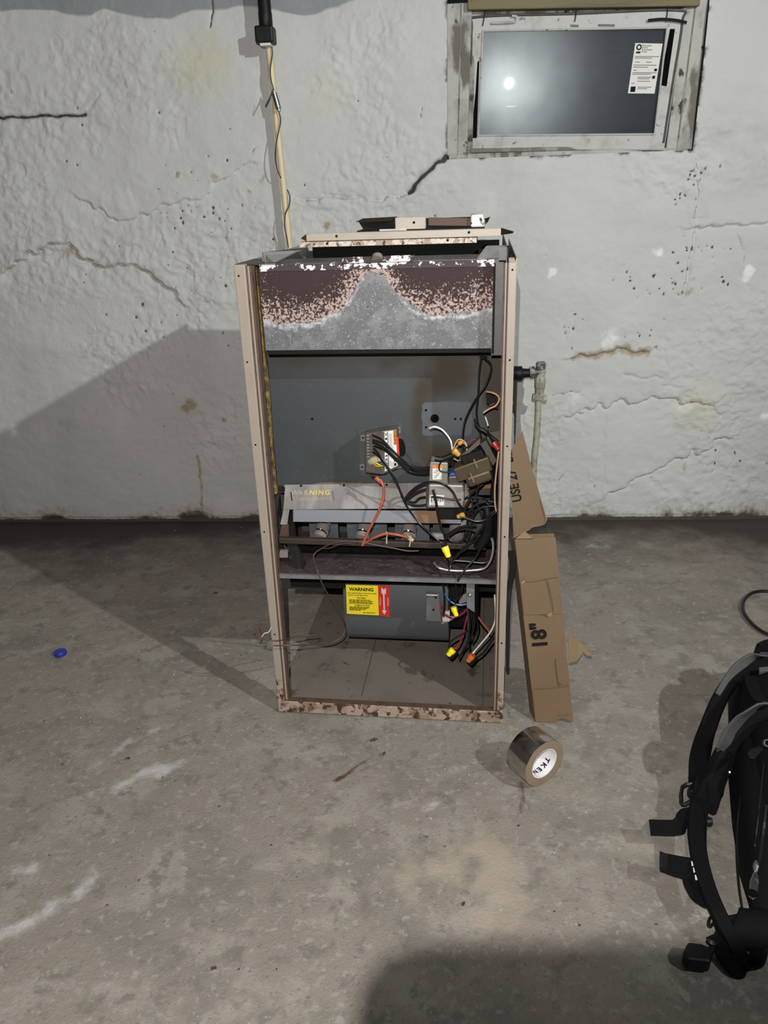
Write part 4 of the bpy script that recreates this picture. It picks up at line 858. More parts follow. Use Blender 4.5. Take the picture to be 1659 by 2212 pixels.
MB().box(Vector((0.4467,0.1,0.5683)), Vector((0.5069,0.06,0.5972))).build('valve_underside', m_dark, gvo)
# ---- transformer on a bracket
tc_ = Vector((0.5335,0.045,0.709)); tx_ = (Vector((0.5676,0.045,0.727)) - Vector((0.4956,0.045,0.699))).normalized(); ty_ = Vector((0, 1, 0)); tz_ = tx_.cross(ty_); tz_ = tz_ if tz_.z > 0 else -tz_
tr = MB()
def rel(x, y, z): return tc_ + tx_ * x + ty_ * y + tz_ * z
b = MB(); b.obox(rel(0, .0, .004), tx_, ty_, tz_, 0.088, 0.045, 0.036)
tro = part(b, 'transformer', m_bronze, bevel=0.003, label='brown varnished transformer hanging askew on its bracket')
MB().obox(rel(0.006, -.004, -.022), tx_, ty_, tz_, 0.064, 0.040, 0.030).build('core', m_bronze, tro, bevel=0.008)
MB().obox(rel(0.008, .006, .030), tx_, ty_, tz_, 0.056, 0.036, 0.022).build('winding', m_dark, tro, bevel=0.004)
MB().obox(rel(-.008, -.026, -.012), tx_, ty_, tz_, 0.003, 0.004, 0.026).build('clip', m_dullbrass, tro)
MB().obox(rel(0.012, -.024, .018), tx_, ty_, tz_, 0.003, 0.004, 0.024).build('clip', m_dullbrass, tro)
MB().hexa([rel(-.028, .0, .030), rel(.036, .0, .052), rel(.036, .03, .052), rel(-.028, .03, .030)], [rel(-.02, .0, .040), rel(.042, .0, .066), rel(.042, .03, .066), rel(-.02, .03, .040)]).build('mounting_bracket', m_olive, tro)
MB().hexa([rel(.046, .0, -.010), rel(.058, .0, .0), rel(.058, .03, .0), rel(.046, .03, -.010)], [rel(.036, .0, .052), rel(.052, .0, .056), rel(.052, .03, .056), rel(.036, .03, .052)]).build('mounting_bracket', m_olive, tro)
part(MB().prism([Vector(p) for p in ((0.5642,0.08,0.7882), (0.5984,0.08,0.7941), (0.5974,0.08,0.7415), (0.5659,0.08,0.759))], (0, .004, 0)), 'junction_plate', m_olive)
part(MB().prism([Vector(p) for p in ((0.5592,0.1,0.88), (0.5902,0.1,0.8709), (0.5887,0.1,0.8402), (0.5619,0.1,0.8551))], (0, .003, 0)), 'junction_plate', m_dark)
part(MB().prism([Vector(p) for p in ((0.5726,0.06,0.756), (0.601,0.06,0.7632), (0.6054,0.06,0.4966), (0.566,0.06,0.4956), (0.5787,0.06,0.6707))], (0, .05, 0)), 'wiring_recess', m_gap)
part(MB().prism([Vector(p) for p in ((0.5057,0.11,0.5497), (0.5644,0.11,0.5766), (0.5662,0.11,0.4724), (0.5182,0.11,0.4712))], (0, .05, 0)), 'control_bracket', m_greymetal)
part(MB().prism([Vector(p) for p in ((0.4284,0.12,0.5256), (0.4514,0.12,0.5261), (0.4513,0.12,0.5023), (0.4282,0.12,0.5018))], (0, .01, 0)), 'pilot_bracket', m_panelgrey)
part(MB().prism([Vector(p) for p in ((0.4279,0.09,0.5124), (0.4566,0.09,0.5131), (0.4589,0.09,0.4974), (0.4373,0.09,0.4995))], (0, .01, 0)), 'pilot_tab', m_plate)
part(MB().prism([Vector(p) for p in ((0.5031,0.08,0.5521), (0.5205,0.08,0.5627), (0.5207,0.08,0.5474), (0.5008,0.08,0.5367))], (0, .006, 0)), 'plate_tab', m_lipplate)
# ---- wiring in the burner compartment: every lead a part of its own
def wire(pts, r=0.0029, mat=m_black, name='black_wire', parent=fu, k=6): return MB().tube(pts, r * .87, 7, k).build(name, mat, parent, smooth=True)
wire([(0.5445,0.12,0.9737),(0.5469,0.115,0.9604),(0.543,0.11,0.9282),(0.5416,0.1,0.8801),(0.5378,0.1,0.8345),(0.5427,0.1,0.802),(0.5499,0.085,0.7749),(0.5536,0.07,0.7644)])
wire([(0.5467,0.12,0.9715),(0.5556,0.11,0.9624),(0.5689,0.1,0.9512),(0.5703,0.1,0.9325),(0.56,0.1,0.9025),(0.5428,0.095,0.8779),(0.5221,0.1,0.8402),(0.509,0.1,0.8054),(0.5053,0.08,0.7704),(0.5072,0.06,0.7473)])
wire([(0.5422,0.12,0.9781),(0.5491,0.11,0.9646),(0.5599,0.11,0.9689)], 0.004)
wire([(0.2859,0.065,0.7856),(0.3116,0.05,0.7785),(0.3363,0.045,0.7544),(0.3607,0.065,0.7207),(0.3924,0.065,0.7041),(0.4324,0.065,0.7057),(0.4609,0.065,0.7204),(0.4835,0.065,0.7337)])
wire([(0.2874,0.06,0.7753),(0.3135,0.05,0.7691),(0.3407,0.045,0.7474),(0.3702,0.06,0.7152),(0.3985,0.06,0.7011),(0.4384,0.06,0.7039),(0.4668,0.06,0.7174),(0.4893,0.06,0.7295)])
wire([(0.2864,0.065,0.7678),(0.3177,0.05,0.7574),(0.3493,0.045,0.7309),(0.3809,0.065,0.7004),(0.4152,0.065,0.6911),(0.4495,0.065,0.7011),(0.4745,0.065,0.7157),(0.4948,0.065,0.7338)])
wire([(0.2864,0.07,0.758),(0.3208,0.05,0.7491),(0.3485,0.05,0.722),(0.3745,0.07,0.6913),(0.409,0.07,0.6856),(0.4434,0.07,0.692),(0.4697,0.07,0.7068),(0.489,0.07,0.7142)])
wire([(0.2881,0.065,0.7524),(0.3056,0.05,0.7371),(0.3259,0.045,0.7091),(0.3433,0.045,0.6755),(0.3517,0.065,0.6387),(0.3618,0.065,0.6189),(0.385,0.065,0.6105),(0.4027,0.065,0.6233),(0.4446,0.045,0.633),(0.4902,0.045,0.6264),(0.5181,0.065,0.6264),(0.5384,0.065,0.6439),(0.5574,0.065,0.6625)])
wire([(0.2854,0.065,0.7428),(0.3076,0.05,0.7288),(0.3312,0.045,0.6948),(0.3475,0.045,0.661),(0.3599,0.05,0.6223),(0.3763,0.065,0.5827),(0.3993,0.065,0.5513),(0.4257,0.055,0.5306),(0.4517,0.05,0.5077),(0.461,0.05,0.4924)])
wire([(0.3622,0.05,0.6223),(0.3789,0.05,0.6448),(0.4049,0.045,0.6654),(0.4337,0.042,0.6742),(0.462,0.042,0.6673),(0.482,0.05,0.6464),(0.4959,0.045,0.6204),(0.513,0.05,0.5939),(0.5325,0.05,0.5856)], 0.0038)
wire([(0.3656,0.05,0.6187),(0.3845,0.05,0.6375),(0.402,0.05,0.6476),(0.4181,0.05,0.6528)])
wire([(0.3594,0.055,0.6228),(0.3742,0.055,0.6093),(0.3974,0.055,0.606),(0.4172,0.055,0.6088)])
wire([(0.4344,0.045,0.6524),(0.4412,0.043,0.6264),(0.4455,0.045,0.591),(0.4519,0.05,0.555),(0.4634,0.05,0.5234),(0.4648,0.045,0.4974)], 0.0042)
wire([(0.5474,0.04,0.6704),(0.5411,0.04,0.6438),(0.5437,0.04,0.617),(0.5531,0.04,0.5926),(0.558,0.04,0.5678)])
wire([(0.5885,0.04,0.6239),(0.5661,0.04,0.626),(0.5414,0.04,0.617),(0.5246,0.04,0.5982),(0.5192,0.04,0.567),(0.5171,0.04,0.5355),(0.5022,0.04,0.516),(0.479,0.04,0.518),(0.4686,0.04,0.5306)], 0.0034)
wire([(0.5888,0.04,0.6129),(0.5697,0.04,0.6126),(0.5472,0.04,0.6048),(0.5327,0.04,0.5823),(0.5285,0.04,0.5484),(0.5196,0.04,0.5139)])
wire([(0.5867,0.035,0.6039),(0.5701,0.035,0.5888),(0.5559,0.035,0.5574),(0.5312,0.035,0.5254),(0.5083,0.035,0.4993),(0.4966,0.04,0.4773)], 0.0032)
wire([(0.5911,0.03,0.6036),(0.5758,0.03,0.5873),(0.5652,0.03,0.5473),(0.5544,0.03,0.5092),(0.541,0.03,0.4768),(0.5206,0.02,0.4552),(0.5036,0.012,0.4327),(0.4979,0.01,0.4192)], 0.0034)
wire([(0.5823,0.035,0.5977),(0.5646,0.035,0.58),(0.542,0.035,0.5746),(0.5192,0.035,0.5816),(0.5021,0.035,0.5875)])
wire([(0.464,0.04,0.5279),(0.479,0.04,0.541),(0.4986,0.04,0.554),(0.5215,0.04,0.5596),(0.5421,0.04,0.56)], 0.0036)
wire([(0.4619,0.035,0.5237),(0.4908,0.035,0.546),(0.5137,0.035,0.5528),(0.5401,0.035,0.5446),(0.5426,0.035,0.5257),(0.5175,0.035,0.5059),(0.491,0.035,0.473),(0.4793,0.035,0.4531),(0.472,0.015,0.4367)])
wire([(0.5132,0.04,0.6042),(0.5221,0.04,0.6252),(0.5322,0.04,0.6352),(0.5581,0.04,0.6319),(0.5774,0.04,0.62)], 0.0042)
wire([(0.5076,0.04,0.5942),(0.5166,0.04,0.6104),(0.5277,0.04,0.629),(0.5325,0.04,0.6045),(0.5271,0.04,0.5734)])
wire([(0.5826,0.03,0.4715),(0.5609,0.03,0.4631),(0.5319,0.03,0.4649),(0.5086,0.03,0.4668),(0.4853,0.03,0.4662),(0.4713,0.03,0.4527)])
wire([(0.5864,0.03,0.51),(0.5824,0.03,0.4844),(0.5668,0.03,0.4555),(0.5438,0.03,0.4392),(0.5204,0.03,0.449)], 0.0026)
wire([(0.5737,0.05,0.6981),(0.5833,0.05,0.6624),(0.5796,0.05,0.6259),(0.5754,0.05,0.6074)], 0.004)
wire([(0.5907,0.04,0.6782),(0.5812,0.04,0.6541),(0.5885,0.04,0.6239),(0.5937,0.04,0.5934)], 0.0035)
wire([(0.5218,0.05,0.4965),(0.5102,0.05,0.4858),(0.4962,0.05,0.4777),(0.4845,0.05,0.4617),(0.4737,0.03,0.4528)], 0.0030)
part(MB().tube([(0.5664,0.05,0.6073),(0.5715,0.045,0.5722),(0.5699,0.05,0.5386),(0.5565,0.05,0.5102),(0.5428,0.05,0.4945)], lambda t: 0.011 + 0.004 * math.sin(PI * t), 12, 6), 'cable_sheath', m_blackmat, smooth=True)
part(MB().tube([(0.5362,0.08,0.8112),(0.5452,0.08,0.7997),(0.5586,0.08,0.7916),(0.5721,0.08,0.7801),(0.5902,0.08,0.765)], 0.0045, 8, 5), 'cable_sheath', m_black, smooth=True)
wire([(0.5901,0.07,0.7646),(0.5748,0.07,0.7552),(0.5593,0.07,0.7527),(0.555,0.07,0.7433)], 0.0035)
wire([(0.5338,0.08,0.8227),(0.5384,0.08,0.8054),(0.5475,0.08,0.7939),(0.5563,0.08,0.7986)])
wire([(0.5641,0.07,0.7969),(0.5721,0.07,0.7796),(0.5802,0.07,0.7645),(0.5848,0.07,0.7529)], 0.0034)
wire([(0.5528,0.07,0.7444),(0.5638,0.07,0.7527),(0.575,0.07,0.7481),(0.5838,0.07,0.7494)], 0.0022)
# dark loops beside the transformer
wire([(0.4897,0.05,0.7352),(0.4707,0.05,0.7326),(0.4527,0.05,0.7206),(0.4504,0.05,0.7027),(0.4639,0.05,0.6969),(0.4898,0.05,0.6996),(0.5066,0.05,0.7093)], 0.0024)
wire([(0.4841,0.05,0.7386),(0.4819,0.05,0.7174),(0.4898,0.05,0.7032),(0.51,0.05,0.707)], 0.0024)
wire([(0.5064,0.05,0.7505),(0.5196,0.05,0.7623),(0.5394,0.05,0.7682),(0.5592,0.05,0.7637),(0.5638,0.05,0.751)], 0.003)
wire([(0.5098,0.05,0.7389),(0.523,0.05,0.7542),(0.545,0.05,0.7543),(0.5574,0.05,0.7393)], 0.003)
wire([(0.5197,0.055,0.7314),(0.5284,0.055,0.7573),(0.5327,0.055,0.7608)], 0.0028)
part(MB().tube([(0.4393,0.05,0.7324),(0.4561,0.05,0.7301),(0.4752,0.05,0.7374),(0.4897,0.05,0.7446)], 0.007, 8, 4), 'taped_splice', m_blackmat, smooth=True)
# coloured leads
wire([(0.4259,0.06,0.8051),(0.4396,0.055,0.81),(0.4559,0.06,0.8017),(0.4703,0.06,0.7856),(0.4781,0.06,0.7705),(0.4815,0.06,0.7507)], 0.0024, m_whitewire, 'white_wire')
wire([(0.4819,0.05,0.7527),(0.4929,0.05,0.7772),(0.504,0.05,0.7796),(0.5151,0.05,0.7681),(0.5152,0.05,0.7506),(0.5087,0.05,0.7353),(0.4976,0.05,0.727),(0.4841,0.05,0.7328)], 0.0016, m_copperwire, 'tan_wire')
wire([(0.4852,0.05,0.7539),(0.4974,0.05,0.768),(0.5107,0.05,0.7704),(0.5174,0.05,0.7541),(0.512,0.05,0.7389)], 0.0014, m_copperwire, 'tan_wire')
wire([(0.5227,0.055,0.77),(0.5303,0.055,0.7782),(0.5392,0.055,0.7782)], 0.0014, m_redwire, 'crimson_wire')
wire([(0.5614,0.095,0.8858),(0.5766,0.08,0.886),(0.5876,0.08,0.8793),(0.5911,0.08,0.8692),(0.5838,0.08,0.8557),(0.5708,0.08,0.849),(0.56,0.08,0.8421),(0.5546,0.08,0.8376)], 0.0026, m_copperwire, 'tan_wire')
wire([(0.5591,0.08,0.8285),(0.5637,0.08,0.8147),(0.5661,0.08,0.8055)], 0.002, m_whitewire, 'white_wire')
wire([(0.5685,0.08,0.8557),(0.575,0.08,0.858),(0.5793,0.08,0.8625)], 0.0014, m_rednut, 'red_wire')
wire([(0.592,0.03,0.7577),(0.5886,0.03,0.7171),(0.5852,0.03,0.6699),(0.5861,0.03,0.6278),(0.5901,0.03,0.5999)], 0.0024, m_copperwire, 'tan_wire')
part(MB().tube([(0.4347,0.05,0.4497),(0.4478,0.03,0.4468),(0.4678,0.03,0.4408),(0.4971,0.03,0.4391),(0.5321,0.03,0.4415),(0.5611,0.03,0.4475),(0.5758,0.03,0.4649),(0.5834,0.03,0.4908),(0.584,0.03,0.5163),(0.5802,0.03,0.5326)], 0.0034, 10, 6), 'pilot_tube', m_alu, smooth=True, label='bright bent aluminium pilot gas tube')
# red ignition cable with boot
wire([(0.3035,0.05,0.6756),(0.3105,0.045,0.6605),(0.3102,0.05,0.6339),(0.3041,0.045,0.6084),(0.2881,0.05,0.5733),(0.2727,0.05,0.5448),(0.2596,0.05,0.516),(0.2502,0.05,0.4949),(0.2573,0.06,0.4983),(0.286,0.05,0.5192),(0.3138,0.05,0.5289),(0.3458,0.05,0.5258),(0.3708,0.07,0.5083),(0.3792,0.08,0.4974)], 0.0036, m_red, 'ignition_cable')
part(MB().tube([(0.2913,0.055,0.6798),(0.298,0.055,0.6725),(0.3066,0.05,0.6659)], lambda t: 0.0062 - 0.0016 * t, 10, 4), 'cable_boot', m_red, smooth=True)
wire([(0.2752,0.07,0.6779),(0.2821,0.07,0.6755),(0.2917,0.06,0.6755)], 0.002)
for pts in ([(0.3114,0.06,0.5283),(0.3161,0.06,0.5258),(0.3133,0.06,0.5128),(0.3128,0.06,0.4971)], [(0.3707,0.06,0.5167),(0.3754,0.06,0.5168),(0.374,0.06,0.5038),(0.3714,0.06,0.4907)]):
    part(MB().ribbon(pts, (0, 1, 0), 0.006, 0.003, 4), 'cable_tie', m_nylon)
part(MB().lathe((0.3649,0.07,0.5121), (0.3802,0.07,0.502), [(0, .004), (.5, .006), (1, .004)], 8), 'electrode_cap', m_nylon)
# wire nuts
def nut(p0, p1, r, mat, name='wire_nut', parent=fu):
    b = MB(); b.lathe(p0, p1, [(0, r * .55), (.06, r * .8), (.25, r * .86), (.55, r), (.58, r * 1.1), (1, r * 1.12)], 10)
    return b.build(name, mat, parent)
nut((0.4734,0.035,0.4738), (0.4624,0.045,0.4986), 0.0085, m_yellow)
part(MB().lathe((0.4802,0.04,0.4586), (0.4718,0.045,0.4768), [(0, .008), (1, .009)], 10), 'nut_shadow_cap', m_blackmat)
nut((0.4988,0.045,0.7416), (0.4843,0.045,0.7555), 0.0075, m_amber)
nut((0.4939,0.04,0.5828), (0.5122,0.04,0.5906), 0.0065, m_amber)
nut((0.5925,0.06,0.7515), (0.58,0.065,0.7696), 0.007, m_rednut)
nut((0.5062,0.05,0.7761), (0.4974,0.05,0.7691), 0.005, m_amber)
# ---- blower housing in the lower compartment
prof = [(0.235, 0.318), (0.205, 0.305), (0.196, 0.27), (0.196, 0.22), (0.204, 0.17), (0.216, 0.13), (0.23, 0.108), (0.262, 0.096)]
b = MB(); bu0, bu1 = 0.163, 0.464
vs = [(bu0, v, z) for v, z in prof] + [(bu1, v, z) for v, z in prof]; n = len(prof)
vs += [(bu0, 0.55, 0.318), (bu0, 0.55, 0.096), (bu1, 0.55, 0.318), (bu1, 0.55, 0.096)]
b.add(vs, [(i, i + 1, n + i + 1, n + i) for i in range(n - 1)] + [list(range(n)) + [2 * n + 1, 2 * n], list(range(n, 2 * n)) + [2 * n + 3, 2 * n + 2], (0, n, 2 * n + 2, 2 * n), (n - 1, 2 * n - 1, 2 * n + 3, 2 * n + 1)])
bl = part(b, 'blower_housing', m_blower, smooth=True, label='dark grey blower housing with yellow warning label')
part(MB().box((bu0 + .02, 0.24, 0.31), (bu1 - .02, 0.50, 0.396)), 'blower_outlet', m_gap)
vL = 0.1945
def lq(px0, py0, px1, py1): pass
la, lb, lc2, ld2 = [Vector(p) for p in ((0.173,0.1945,0.3017), (0.265,0.1945,0.3017), (0.2641,0.1955,0.2056), (0.1706,0.1955,0.2073))]
ra, rb, rc, rd = [Vector(p) for p in ((0.265,0.1943,0.3018), (0.2981,0.1943,0.3015), (0.2963,0.1953,0.2009), (0.2642,0.1953,0.2057))]
for v in (la, lb, lc2, ld2, ra, rb, rc, rd): v.y = 0.1945
lab = MB().prism([la, lb, lc2, ld2], (0, 0.0008, 0)).build('warning_label', m_labely, bl, label='yellow printed label')
red = MB().prism([ra, rb, rc, rd], (0, 0.0008, 0)).build('arrow_label', m_labelr, bl, label='red rotation arrow label')
LX = (lb - la).normalized(); LZ = (la - ld2).normalized(); lw = (lb - la).length; lh = (la - ld2).length
def onl(s, t): p = la + (lb - la) * s + (ld2 - la) * t; return Vector((p.x, 0.1940, p.z))
text('label_heading', 'WARNING', 0.0145, m_ink, lab, onl(.48, .145), LX, LZ, bold=.03)
text('label_line', 'THIS COMPARTMENT MUST BE CLOSED', 0.0048, m_ink, lab, onl(.49, .275), LX, LZ)
text('label_line', 'EXCEPT WHEN SERVICING', 0.0048, m_ink, lab, onl(.37, .345), LX, LZ)
text('label_heading', 'FILTERS', 0.0075, m_ink, lab, onl(.48, .44), LX, LZ)
text('label_heading', 'LUBRICATION', 0.0070, m_ink, lab, onl(.50, .695), LX, LZ)
rj = random.Random(11)
for t, s1 in ((.505, .78), (.545, .84), (.585, .80), (.622, .86), (.755, .72), (.79, .68), (.825, .62), (.862, .44), (.935, .90)):
    s = .09 if t < .9 else .52; seg = MB()
    while s < s1:
        e2 = min(s + rj.uniform(.05, .13), s1); seg.obox((onl(s, t) + onl(e2, t)) / 2, LX, (0, 1, 0), LZ, (e2 - s) * lw, .0004, lh * .020); s = e2 + .015
    seg.build('small_print', m_ink, lab)
def onr(s, t): p = ra + (rb - ra) * s + (rd - ra) * t; return Vector((p.x, 0.1938, p.z))
ar = [(.34, .05), (.62, .06), (.70, .22), (.56, .27), (.56, .84), (.70, .84), (.50, .97), (.28, .83), (.42, .83), (.42, .27), (.28, .22), (.30, .08), (.40, .10), (.48, .13), (.56, .10)]
MB().prism([onr(s, t) for s, t in ((.30, .04), (.48, .12), (.68, .05), (.70, .22), (.55, .29), (.55, .82), (.70, .82), (.49, .97), (.28, .82), (.43, .82), (.43, .29), (.28, .22))], (0, .0003, 0)).build('white_arrow', m_paper, red)
text('arrow_word', 'ROTATION', 0.0052, m_paper, red, onr(.16, .52), LZ * -1, LX)
text('arrow_word', 'ROTATION', 0.0052, m_paper, red, onr(.83, .52), LZ * -1, LX)
# clamp bracket and motor at the blower's right end
q = [Vector(p) for p in ((0.4042,0.18,0.2913), (0.4405,0.18,0.2896), (0.445,0.185,0.1961), (0.4001,0.185,0.1973))]
cb = MB().prism(q, (0, 0.012, 0)).build('clamp_bracket', m_galv, bl, bevel=0.002)
MB().cyl((0.4044,0.176,0.2876), (0.4356,0.176,0.2872), 0.006, 12).build('rolled_bead', m_galv, cb, smooth=True)
for p in ((0.4233,0.179,0.2393), (0.4308,0.169,0.285)): MB().cyl(Vector(p) + Vector((0, -.003, 0)), p, 0.003, 8).build('screw_head', m_dark, cb)
part(MB().lathe((0.4563,0.33,0.1663), (0.5178,0.33,0.1654), [(0, .05), (.1, .062), (.9, .062), (1, .04)], 24), 'blower_motor', m_dark, smooth=True)
part(MB().lathe((0.4454,0.2,0.1858), (0.4851,0.2,0.2102), [(0, .006), (.5, .008), (1, .006)], 10), 'motor_strap', m_alu, smooth=True)
part(MB().box(Vector((0.4481,0.2,0.1965)), Vector((0.4685,0.19,0.2273))), 'terminal_block', m_paper)
part(MB().prism([Vector(p) for p in ((0.4486,0.22,0.2698), (0.5141,0.22,0.3017), (0.5147,0.22,0.2301), (0.491,0.22,0.2141), (0.4537,0.22,0.2127))], (0, .006, 0)), 'capacitor_bracket', m_dark)
part(MB().prism([Vector(p) for p in ((0.4911,0.21,0.2648), (0.5146,0.21,0.2775), (0.5148,0.21,0.2507), (0.4952,0.21,0.241))], (0, .006, 0)), 'motor_mount', m_valve)
hb = part(MB().prism([Vector(p) for p in ((0.5183,0.035,0.4055), (0.5395,0.035,0.4048), (0.5404,0.045,0.3113), (0.5198,0.045,0.3257))], (0, 0.003, 0)), 'hanger_bracket', m_galv)
MB().lathe((0.528,0.036,0.3691), (0.5282,0.028,0.3721), [(0, .006), (.4, .006), (1, .003)], 12).build('bolt', m_galv, hb, smooth=True)
part(MB().box(Vector((0.5417,0.06,0.279)), Vector((0.5499,0.05,0.3974))), 'bracket_edge', m_gap)
# lower leads
wire([(0.4603,0.1,0.3363),(0.4677,0.1,0.3197),(0.4826,0.1,0.3062),(0.5012,0.1,0.3012),(0.5173,0.1,0.3046)], 0.0028, m_bluewire, 'blue_wire')
wire([(0.4477,0.1,0.3006),(0.4514,0.1,0.2808),(0.4676,0.1,0.2671),(0.4889,0.1,0.2636),(0.5076,0.1,0.2758),(0.5236,0.1,0.2935)], 0.0026, m_redwire, 'crimson_wire')
wire([(0.5203,0.09,0.2749),(0.5131,0.09,0.2388),(0.507,0.09,0.2095),(0.4983,0.09,0.1842),(0.4883,0.09,0.169)], 0.0026, m_redwire, 'crimson_wire')
wire([(0.5214,0.09,0.292),(0.5229,0.09,0.2536),(0.522,0.09,0.2203),(0.5147,0.09,0.1879),(0.506,0.09,0.1653)], 0.0032, m_navywire, 'navy_wire')
wire([(0.5252,0.085,0.295),(0.528,0.085,0.2496),(0.526,0.085,0.2061),(0.5275,0.085,0.1695),(0.529,0.085,0.1533)], 0.0032)
wire([(0.5301,0.085,0.2952),(0.5355,0.085,0.2499),(0.5333,0.085,0.2181),(0.5211,0.085,0.1883),(0.5087,0.085,0.1642),(0.4987,0.085,0.1399)])
wire([(0.535,0.085,0.2925),(0.549,0.085,0.2576),(0.5457,0.085,0.2244),(0.5335,0.085,0.1992)])
wire([(0.5257,0.085,0.2322),(0.5084,0.085,0.2199),(0.4896,0.085,0.2074),(0.4746,0.085,0.1921),(0.4708,0.085,0.1743)], 0.0028)
wire([(0.5376,0.08,0.2926),(0.5404,0.08,0.2602),(0.537,0.08,0.2357),(0.531,0.08,0.2123)], 0.0036)
wire([(0.5462,0.08,0.2845),(0.5575,0.08,0.2651),(0.5701,0.08,0.2486),(0.5803,0.08,0.2318)], 0.0024, m_red, 'red_wire')
wire([(0.5908,0.05,0.3624),(0.5942,0.05,0.3147),(0.5926,0.05,0.2799),(0.58,0.05,0.2471),(0.5586,0.05,0.2148),(0.5369,0.05,0.1835)], 0.0023, m_whitewire, 'white_wire')
wire([(0.5949,0.06,0.2317),(0.5807,0.06,0.2067),(0.5652,0.06,0.1799),(0.5469,0.06,0.1615)], 0.0032)
wire([(0.4555,0.1,0.3627),(0.4578,0.1,0.3306),(0.4577,0.1,0.2953),(0.4551,0.1,0.2666)], 0.003)
wire([(0.4653,0.1,0.363),(0.4764,0.1,0.3313),(0.4727,0.1,0.2959),(0.4827,0.1,0.2677)], 0.003)
wire([(0.4887,0.1,0.3638),(0.4949,0.1,0.3319),(0.4888,0.1,0.3106),(0.4802,0.1,0.279)], 0.003)
wire([(0.507,0.1,0.3671),(0.5047,0.1,0.3393),(0.4888,0.1,0.3163),(0.4764,0.1,0.3243)], 0.003)
nut((0.4925,0.07,0.2839), (0.4837,0.075,0.3089), 0.0075, m_yellow)
nut((0.4685,0.08,0.1536), (0.4834,0.085,0.1704), 0.0085, m_yellow)
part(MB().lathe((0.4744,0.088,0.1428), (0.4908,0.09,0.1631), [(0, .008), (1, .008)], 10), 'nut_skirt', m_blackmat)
nut((0.5233,0.06,0.15), (0.5368,0.06,0.1712), 0.0085, m_orange)
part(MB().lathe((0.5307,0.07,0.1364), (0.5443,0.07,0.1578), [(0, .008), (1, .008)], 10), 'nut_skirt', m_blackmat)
# thin thermostat cable trailing out at the left
wire([(0.3959,0.05,0.4829),(0.3662,0.05,0.4821),(0.3305,0.05,0.489),(0.2888,0.05,0.4958),(0.241,0.05,0.5051),(0.1986,0.05,0.5041),(0.1678,0.05,0.4968),(0.1386,0.05,0.4801),(0.1228,0.045,0.4674),(0.1262,0.03,0.4521),(0.1387,0.01,0.4317),(0.1485,0.02,0.3864),(0.1594,0.08,0.3025),(0.1692,0.12,0.2364),(0.1746,0.13,0.1963),(0.1658,0.12,0.1747),(0.1386,0.1,0.1676),(0.0911,0.05,0.1892),(0.0566,-0.012,0.225),(0.0082,-0.02,0.2278),(-0.0223,-0.03,0.2384),(-0.0146,-0.035,0.2518),(-0.0278,-0.035,0.2583)], 0.0020, m_brownwire, 'thermostat_cable')
wire([(-0.0302,-0.03,0.2608),(-0.0121,-0.03,0.2531),(0.0206,-0.015,0.2396),(0.0537,0.05,0.2127),(0.1028,0.09,0.1978)], 0.0016, m_brownwire, 'thermostat_cable')
wire([(-0.0169,-0.035,0.2545),(-0.0282,-0.035,0.2668),(-0.0369,-0.035,0.2805),(-0.0484,-0.035,0.2912)], 0.0014, m_brownwire, 'thermostat_cable')
wire([(-0.0166,-0.03,0.2586),(-0.008,-0.03,0.2702),(0.0024,-0.03,0.2735),(0.0124,-0.03,0.288)], 0.0013, m_whitewire, 'white_wire')
wire([(-0.0169,-0.03,0.2557),(-0.0231,-0.03,0.2696),(-0.0287,-0.03,0.289),(-0.0343,-0.03,0.3084)], 0.0009, m_redwire, 'crimson_wire')
wire([(0.1463,0.06,0.4783),(0.1623,0.055,0.4824),(0.1921,0.05,0.4961),(0.2349,0.05,0.5024)], 0.0018, m_brownwire, 'thermostat_cable')

# ================================================================== things lying on the furnace
def fpt(u, v, z): 
    c, s = math.cos(FRZ), math.sin(FRZ); return Vector((FL[0] + u * c - v * s, FL[1] + u * s + v * c, z))
def tray(name, label, u0, u1, v, z, h, dep, tip, mat, topm, group=None):
    t = thing(name, label, 'panel', fpt(u0, v, z), FRZ)
    L_ = u1 - u0
    b = MB(); b.box((0, 0, 0), (L_, 0.0015, h)); fr = b.build('front_lip', mat, t, bevel=0.001)
    MB().hexa([(0, 0.0015, h - .0015), (L_, 0.0015, h - .0015), (L_, dep, h - tip - .0015), (0, dep, h - tip - .0015)], [(0, 0.0015, h), (L_, 0.0015, h), (L_, dep, h - tip), (0, dep, h - tip)]).build('sheet', topm, t)
    for u in (0, L_ - .0015):
        MB().hexa([(u, .0015, 0), (u + .0015, .0015, 0), (u + .0015, dep, 0), (u, dep, 0)], [(u, .0015, h), (u + .0015, .0015, h), (u + .0015, dep, h - tip), (u, dep, h - tip)]).build('side_lip', mat, t)
    for s in (.16, .84): MB().cyl((L_ * s, -.0008, h * .6), (L_ * s, .001, h * .6), .0032, 10).build('screw_hole', m_dark, fr)
    return t
pf = (0.1078,0.2,1.2132)
p1 = tray('cabinet_panel', 'rusty chipped cabinet panel lying directly on the furnace top', 0.106, 0.532, 0.2, 1.2165, 0.0125, 0.15, 0.004, m_beigechip, m_brownedge)
p2 = tray('cabinet_panel', 'cleaner beige cabinet panel stacked uppermost on the furnace top', 0.125, 0.588, 0.195, 1.2305, 0.0165, 0.14, 0.006, m_beigelit, m_beigelit)
MB().hexa([(-.018, 0.02, .006), (0, 0.0, .0), (0, 0.03, .0), (-.016, 0.03, .006)], [(-.016, 0.02, .008), (0, 0.0, .0165), (0, 0.03, .0165), (-.014, 0.03, .008)]).build('bent_corner', m_brownedge, p2)
MB().hexa([(.463, .0, .002), (.492, .06, .002), (.492, .07, .002), (.463, .01, .002)], [(.463, .0, .0175), (.494, .06, .006), (.494, .07, .006), (.463, .01, .0175)]).build('bent_corner', m_dark, p2)
